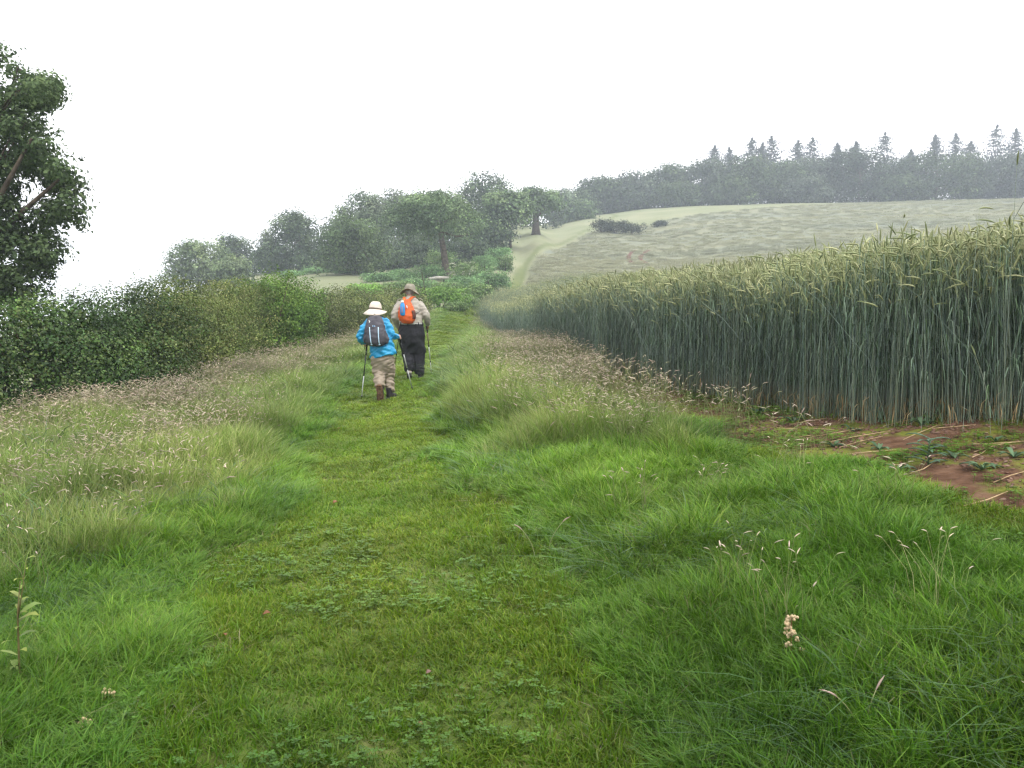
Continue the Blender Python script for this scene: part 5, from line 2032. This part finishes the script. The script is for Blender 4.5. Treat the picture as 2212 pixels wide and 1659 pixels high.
def husk_spike(X, Y, h, seed, label, name, n=9, top=True, lean=.0):
    """a dried flower stalk with rounded buff clusters in tiers"""
    rng = np.random.default_rng(seed)
    p = g_at(X, Y)
    root = thing(name, label, "plant", p)
    a = Acc()
    tube(a, [(0, 0, 0), (lean * .4, 0, h * .5), (lean, 0, h)], [.0028, .0024, .0016], 5)
    a.obj("stem", M_DEADLEAF, root, True, col=False)
    for k in range(n):
        f = .38 + .62 * k / (n - 1)
        c = np.array([lean * f, 0, h * f]) + np.array([rng.normal() * .016, rng.normal() * .010, 0])
        b = Acc()
        for _ in range(9):
            o = rng.normal(size=3) * .0052
            r = .0042 + .003 * rng.random()
            q_ = c + o
            tube(b, [q_ - [0, 0, r], q_ - [0, 0, r * .4], q_ + [0, 0, r * .5], q_ + [0, 0, r]], [r * .4, r, r * .9, r * .2], 6)
        b.obj("seed_cluster", M_SEED, root, True, col=False)


def leafy_stem(X, Y, h, seed, label):
    rng = np.random.default_rng(seed)
    p = g_at(X, Y)
    root = thing("willowherb_plant", label, "plant", p)
    a = Acc()
    pts = np.array([(0, 0, -.02), (.008, 0, h * .35), (.012, 0, h * .7), (.03, 0, h)])
    tube(a, pts, [.0045, .004, .003, .0015], 6, (.16, .13, .05))
    br = np.array([(.012, 0, h * .66), (.035, 0, h * .9), (.06, .0, h * 1.2)])
    tube(a, br, [.003, .002, .001], 5, (.16, .13, .05))
    a.obj("stem", M_WEED, root)
    for k in range(22):
        f = .16 + .84 * k / 21
        src, ff = (pts, f) if k % 3 else (br, max(0, (f - .2) / .8))
        c = np.array([np.interp(ff, np.linspace(0, 1, len(src)), src[:, j]) for j in range(3)])
        az = k * 2.4
        L = (.065 * (1.25 - f) + .014) * (.8 + .4 * rng.random())
        d = np.array([math.cos(az), math.sin(az), .55])
        s = np.array([-math.sin(az), math.cos(az), .2])
        b = Acc()
        ribbon(b, [c, c + d * L * .4, c + d * L * .75 + [0, 0, -.1 * L], c + d * L + [0, 0, -.35 * L]], [L * .08, L * .36, L * .28, L * .03], s, palette(rng, 1, [(.15, .20, .03), (.20, .24, .04), (.11, .17, .03)])[0])
        b.obj("leaf", M_WEED, root)


straws()
dead_leaf(720, 1098, .075, "pinkish dead leaf lying on the mown path, farthest from the camera", 1.0)
dead_leaf(568, 1346, .06, "orange-brown dead leaf at the left edge of the mown path", .3)
dead_leaf(488, 1396, .035, "small orange leaf fragment in grass left of the path", 2.0)
dead_leaf(921, 1472, .04, "small purplish dead leaf in the middle of the near path", .7, plain_mat("purple_leaf", (.12, .07, .06), (.20, .13, .11), .8, .2, 30))
dead_leaf(912, 1583, .032, "small brown dead leaf near the bottom of the path", 2.4)
dead_leaf(1684, 1228, .065, "curled tan dead leaf among the lush grass on the right", .2, plain_mat("tan_leaf", (.36, .21, .10), (.48, .32, .18), .8, .2, 30))
dead_leaf(1490, 1226, .05, "pale buff dead leaf left of the curled tan one", 1.3, plain_mat("buff_leaf", (.42, .30, .18), (.52, .40, .26), .8, .2, 30))
dead_leaf(730, 935, .05, "small tan leaf on the path just below the walkers", .5)

W1 = [(.06, .115, .05), (.08, .14, .065), (.05, .10, .05)]
rosette(2005, 1000, .10, 15, "bluish spiky thistle standing on the red soil at the right", [(.075, .14, .085), (.09, .155, .10)], 1, True, .17, "thistle", "thistle")
for i, (X, Y, R, n, lab) in enumerate([
        (1640, 893, .11, 8, "broad-leaved weed on the soil where the grass strip narrows"), (1600, 872, .10, 7, "broad-leaved weed farthest along the soil, near tall seed heads"),
        (1712, 915, .10, 8, "flat leafy weed beside the pink seed head on the soil"), (1990, 925, .09, 7, "dark green weed tucked under the rye foot at right"),
        (1560, 860, .09, 6, "small leafy weed where the soil first shows"), (1900, 970, .08, 7, "low weed between two straws in mid soil"),
        (2120, 1010, .09, 8, "sprawling weed right of the thistle"), (2060, 985, .08, 7, "low weed just right of and behind the thistle"),
        (1940, 1010, .08, 7, "low weed at the grass edge left of the thistle"), (2190, 985, .08, 7, "green weed near the right edge of the soil"),
        (1840, 930, .07, 6, "small weed by the long pale straw"), (2150, 950, .07, 6, "small weed under the rye at the right edge"),
        (1800, 965, .08, 7, "leafy weed at the grass edge left of mid soil")]):
    rosette(X, Y, R, n, lab, W1, 10 + i, i % 3 == 1, 0, "broadleaf_weed", "weed", "weeds on the red soil")

husk_spike(1707, 1440, .20, 3, "dried buff flower spike standing in the lush grass on the right", "sorrel_spike", 9)
husk_spike(240, 1525, .05, 4, "cluster of buff seed husks low in the grass at bottom left", "seed_cluster_plant", 6)
husk_spike(192, 1575, .035, 5, "small pale husk cluster just below the buff one at bottom left", "seed_cluster_plant", 4)
leafy_stem(42, 1505, .46, 6, "tall yellow-green leafy stem at the lower left edge")

for i, (X, Y, h, bend, lab) in enumerate([
        (1611, 905, .40, .08, "tallest pink grass head, standing against the dark rye foot"), (1482, 880, .32, -.35, "drooping pinkish grass head left of the tallest one"),
        (1450, 880, .30, -.45, "bent grass head at the tip of the soil strip"), (1433, 890, .30, -.2, "slim grass head left of the bent one"), (1508, 885, .25, .1, "upright pinkish grass head between the drooping and the tallest"),
        (1716, 958, .26, .2, "pale pink grass head over the flat leafy weed"), (1628, 915, .24, -.3, "leaning grass head just right of the tallest one"), (1690, 960, .22, .8, "arching grass head at the edge of mid soil"),
        (1215, 835, .42, .4, "arching pink grass head on the bank before the rye"), (1320, 850, .40, -.3, "pink grass head leaning left on the bank before the rye"), (1345, 845, .42, .3, "pair-like pink grass head right of the left-leaning one"),
        (1365, 838, .44, .1, "upright pink grass head highest on the bank near the rye foot"), (1168, 985, .30, .3, "buff grass head on the bank at mid right of the path"), (1185, 1195, .20, .4, "pinkish grass head in short grass right of the path"),
        (1155, 1205, .18, -.4, "small pinkish grass head left of its neighbour right of the path"), (1852, 1590, .14, -.5, "pale drooping grass head near the bottom right"), (1870, 1583, .15, .2, "upright pale grass head near the bottom right"),
        (270, 1140, .32, .7, "arching grass head in the left verge"), (415, 1120, .34, .8, "pink arching grass head right of its fellow in the left verge"), (230, 1160, .34, -.3, "dark-stemmed grass head leaning left in the left verge"),
        (300, 1070, .34, .15, "upright whitish grass head in the left verge")]):
    grass_stem(X, Y, h, bend, 200 + i, lab)

for i, (X, Y, h, ln, lab) in enumerate([
        (2163, 935, 1.86, .02, "single rye ear standing far above the crop at the right"), (1690, 890, 1.0, .3, "pale bent rye stalk leaning out of the crop foot"), (1990, 935, 1.3, .2, "yellow rye stalk leaning out at the right front"),
        (1880, 920, 1.6, .05, "tall rye stalk at the front of the crop, mid right"), (1755, 905, 1.55, .06, "rye stalk standing a little forward of the crop"), (1600, 872, 1.5, .05, "rye stalk at the crop front near the soil's narrow end"),
        (2080, 935, 1.62, .05, "tall rye stalk at the front near the right edge"), (1500, 850, 1.5, .06, "rye stalk at the crop front above the pink grass heads"), (1932, 925, 1.66, .04, "very tall dark-eared rye stalk at the front right"),
        (2140, 940, .55, .5, "short rye shoot with low drooping ear at the right edge")]):
    rye_single(X, Y, h, ln, 300 + i, lab)

# fallen pale log under the leaning oak, and a bare twiggy sapling behind the tall walker
p = atd(955, 612, 77)
p[2] = z1(p[0], p[1])
a = Acc()
tube(a, [(-1.3, 0, .5), (-.4, .1, .62), (.5, -.05, .58), (1.3, .1, .72)], [.12, .15, .14, .09], 8)
tube(a, [(.4, 0, .58), (.8, -.2, 1.0), (1.1, -.2, 1.2)], [.07, .05, .02], 6)
tag(a.obj("fallen_log", M_LOG, None, True, loc=p, col=False), "pale fallen log at the foot of the leaning oak", "log")
p = atd(918, 690, 47)
p[2] = z1(p[0], p[1])
root = thing("sapling", "bare twiggy sapling just right of the tall walker's hat", "sapling", p)
rng_s = np.random.default_rng(12)
a = Acc()
tube(a, [(0, 0, -.1), (.02, 0, 1.3), (-.15, 0, 2.4)], [.03, .022, .01], 6)
a.obj("stem", M_TWIG, root, True, col=False)
for k in range(9):
    z0 = .9 + 1.3 * rng_s.random()
    e = np.array([rng_s.normal() * .5, rng_s.normal() * .3, z0 + .3 + .4 * rng_s.random()])
    a = Acc()
    tube(a, [(0, 0, z0), (e[0] * .5, e[1] * .5, z0 + .15), e], [.013, .010, .006], 5)
    a.obj("branch", M_TWIG, root, True, col=False)

# ------------------------------------------------------------------ mist: one even box of air round everything
def build_haze():
    lo, hi = 1e9, 0
    dg = bpy.context.evaluated_depsgraph_get()
    for o in COL.objects:
        if o.type == 'MESH' and not o.modifiers.get("scatter"):
            for c in o.bound_box:
                z = (o.matrix_world @ Vector(c)).z
                lo, hi = min(lo, z), max(hi, z)
    z0, z1_, S = lo - 1.0, hi + 1.5, 640.0
    V = [(x, y, z) for z in (z0, z1_) for y in (-S, S) for x in (-S, S)]
    me = bpy.data.meshes.new("haze")
    me.from_pydata(V, [], [(0, 2, 3, 1), (4, 5, 7, 6), (0, 1, 5, 4), (2, 6, 7, 3), (0, 4, 6, 2), (1, 3, 7, 5)])
    m, n, l = new_mat("pale_mist")
    out = n.new("ShaderNodeOutputMaterial")
    v = n.new("ShaderNodeVolumePrincipled")
    v.inputs['Color'].default_value = (.80, .88, 1.0, 1)
    v.inputs['Density'].default_value = HAZE
    v.inputs['Anisotropy'].default_value = .1
    l.new(v.outputs[0], out.inputs['Volume'])
    me.materials.append(m)
    o = bpy.data.objects.new("haze", me)
    COL.objects.link(o)
    tag(o, "pale mist hanging over the whole hillside", kind="stuff")


HAZE = 0.0011
bpy.context.view_layer.update()
build_haze()
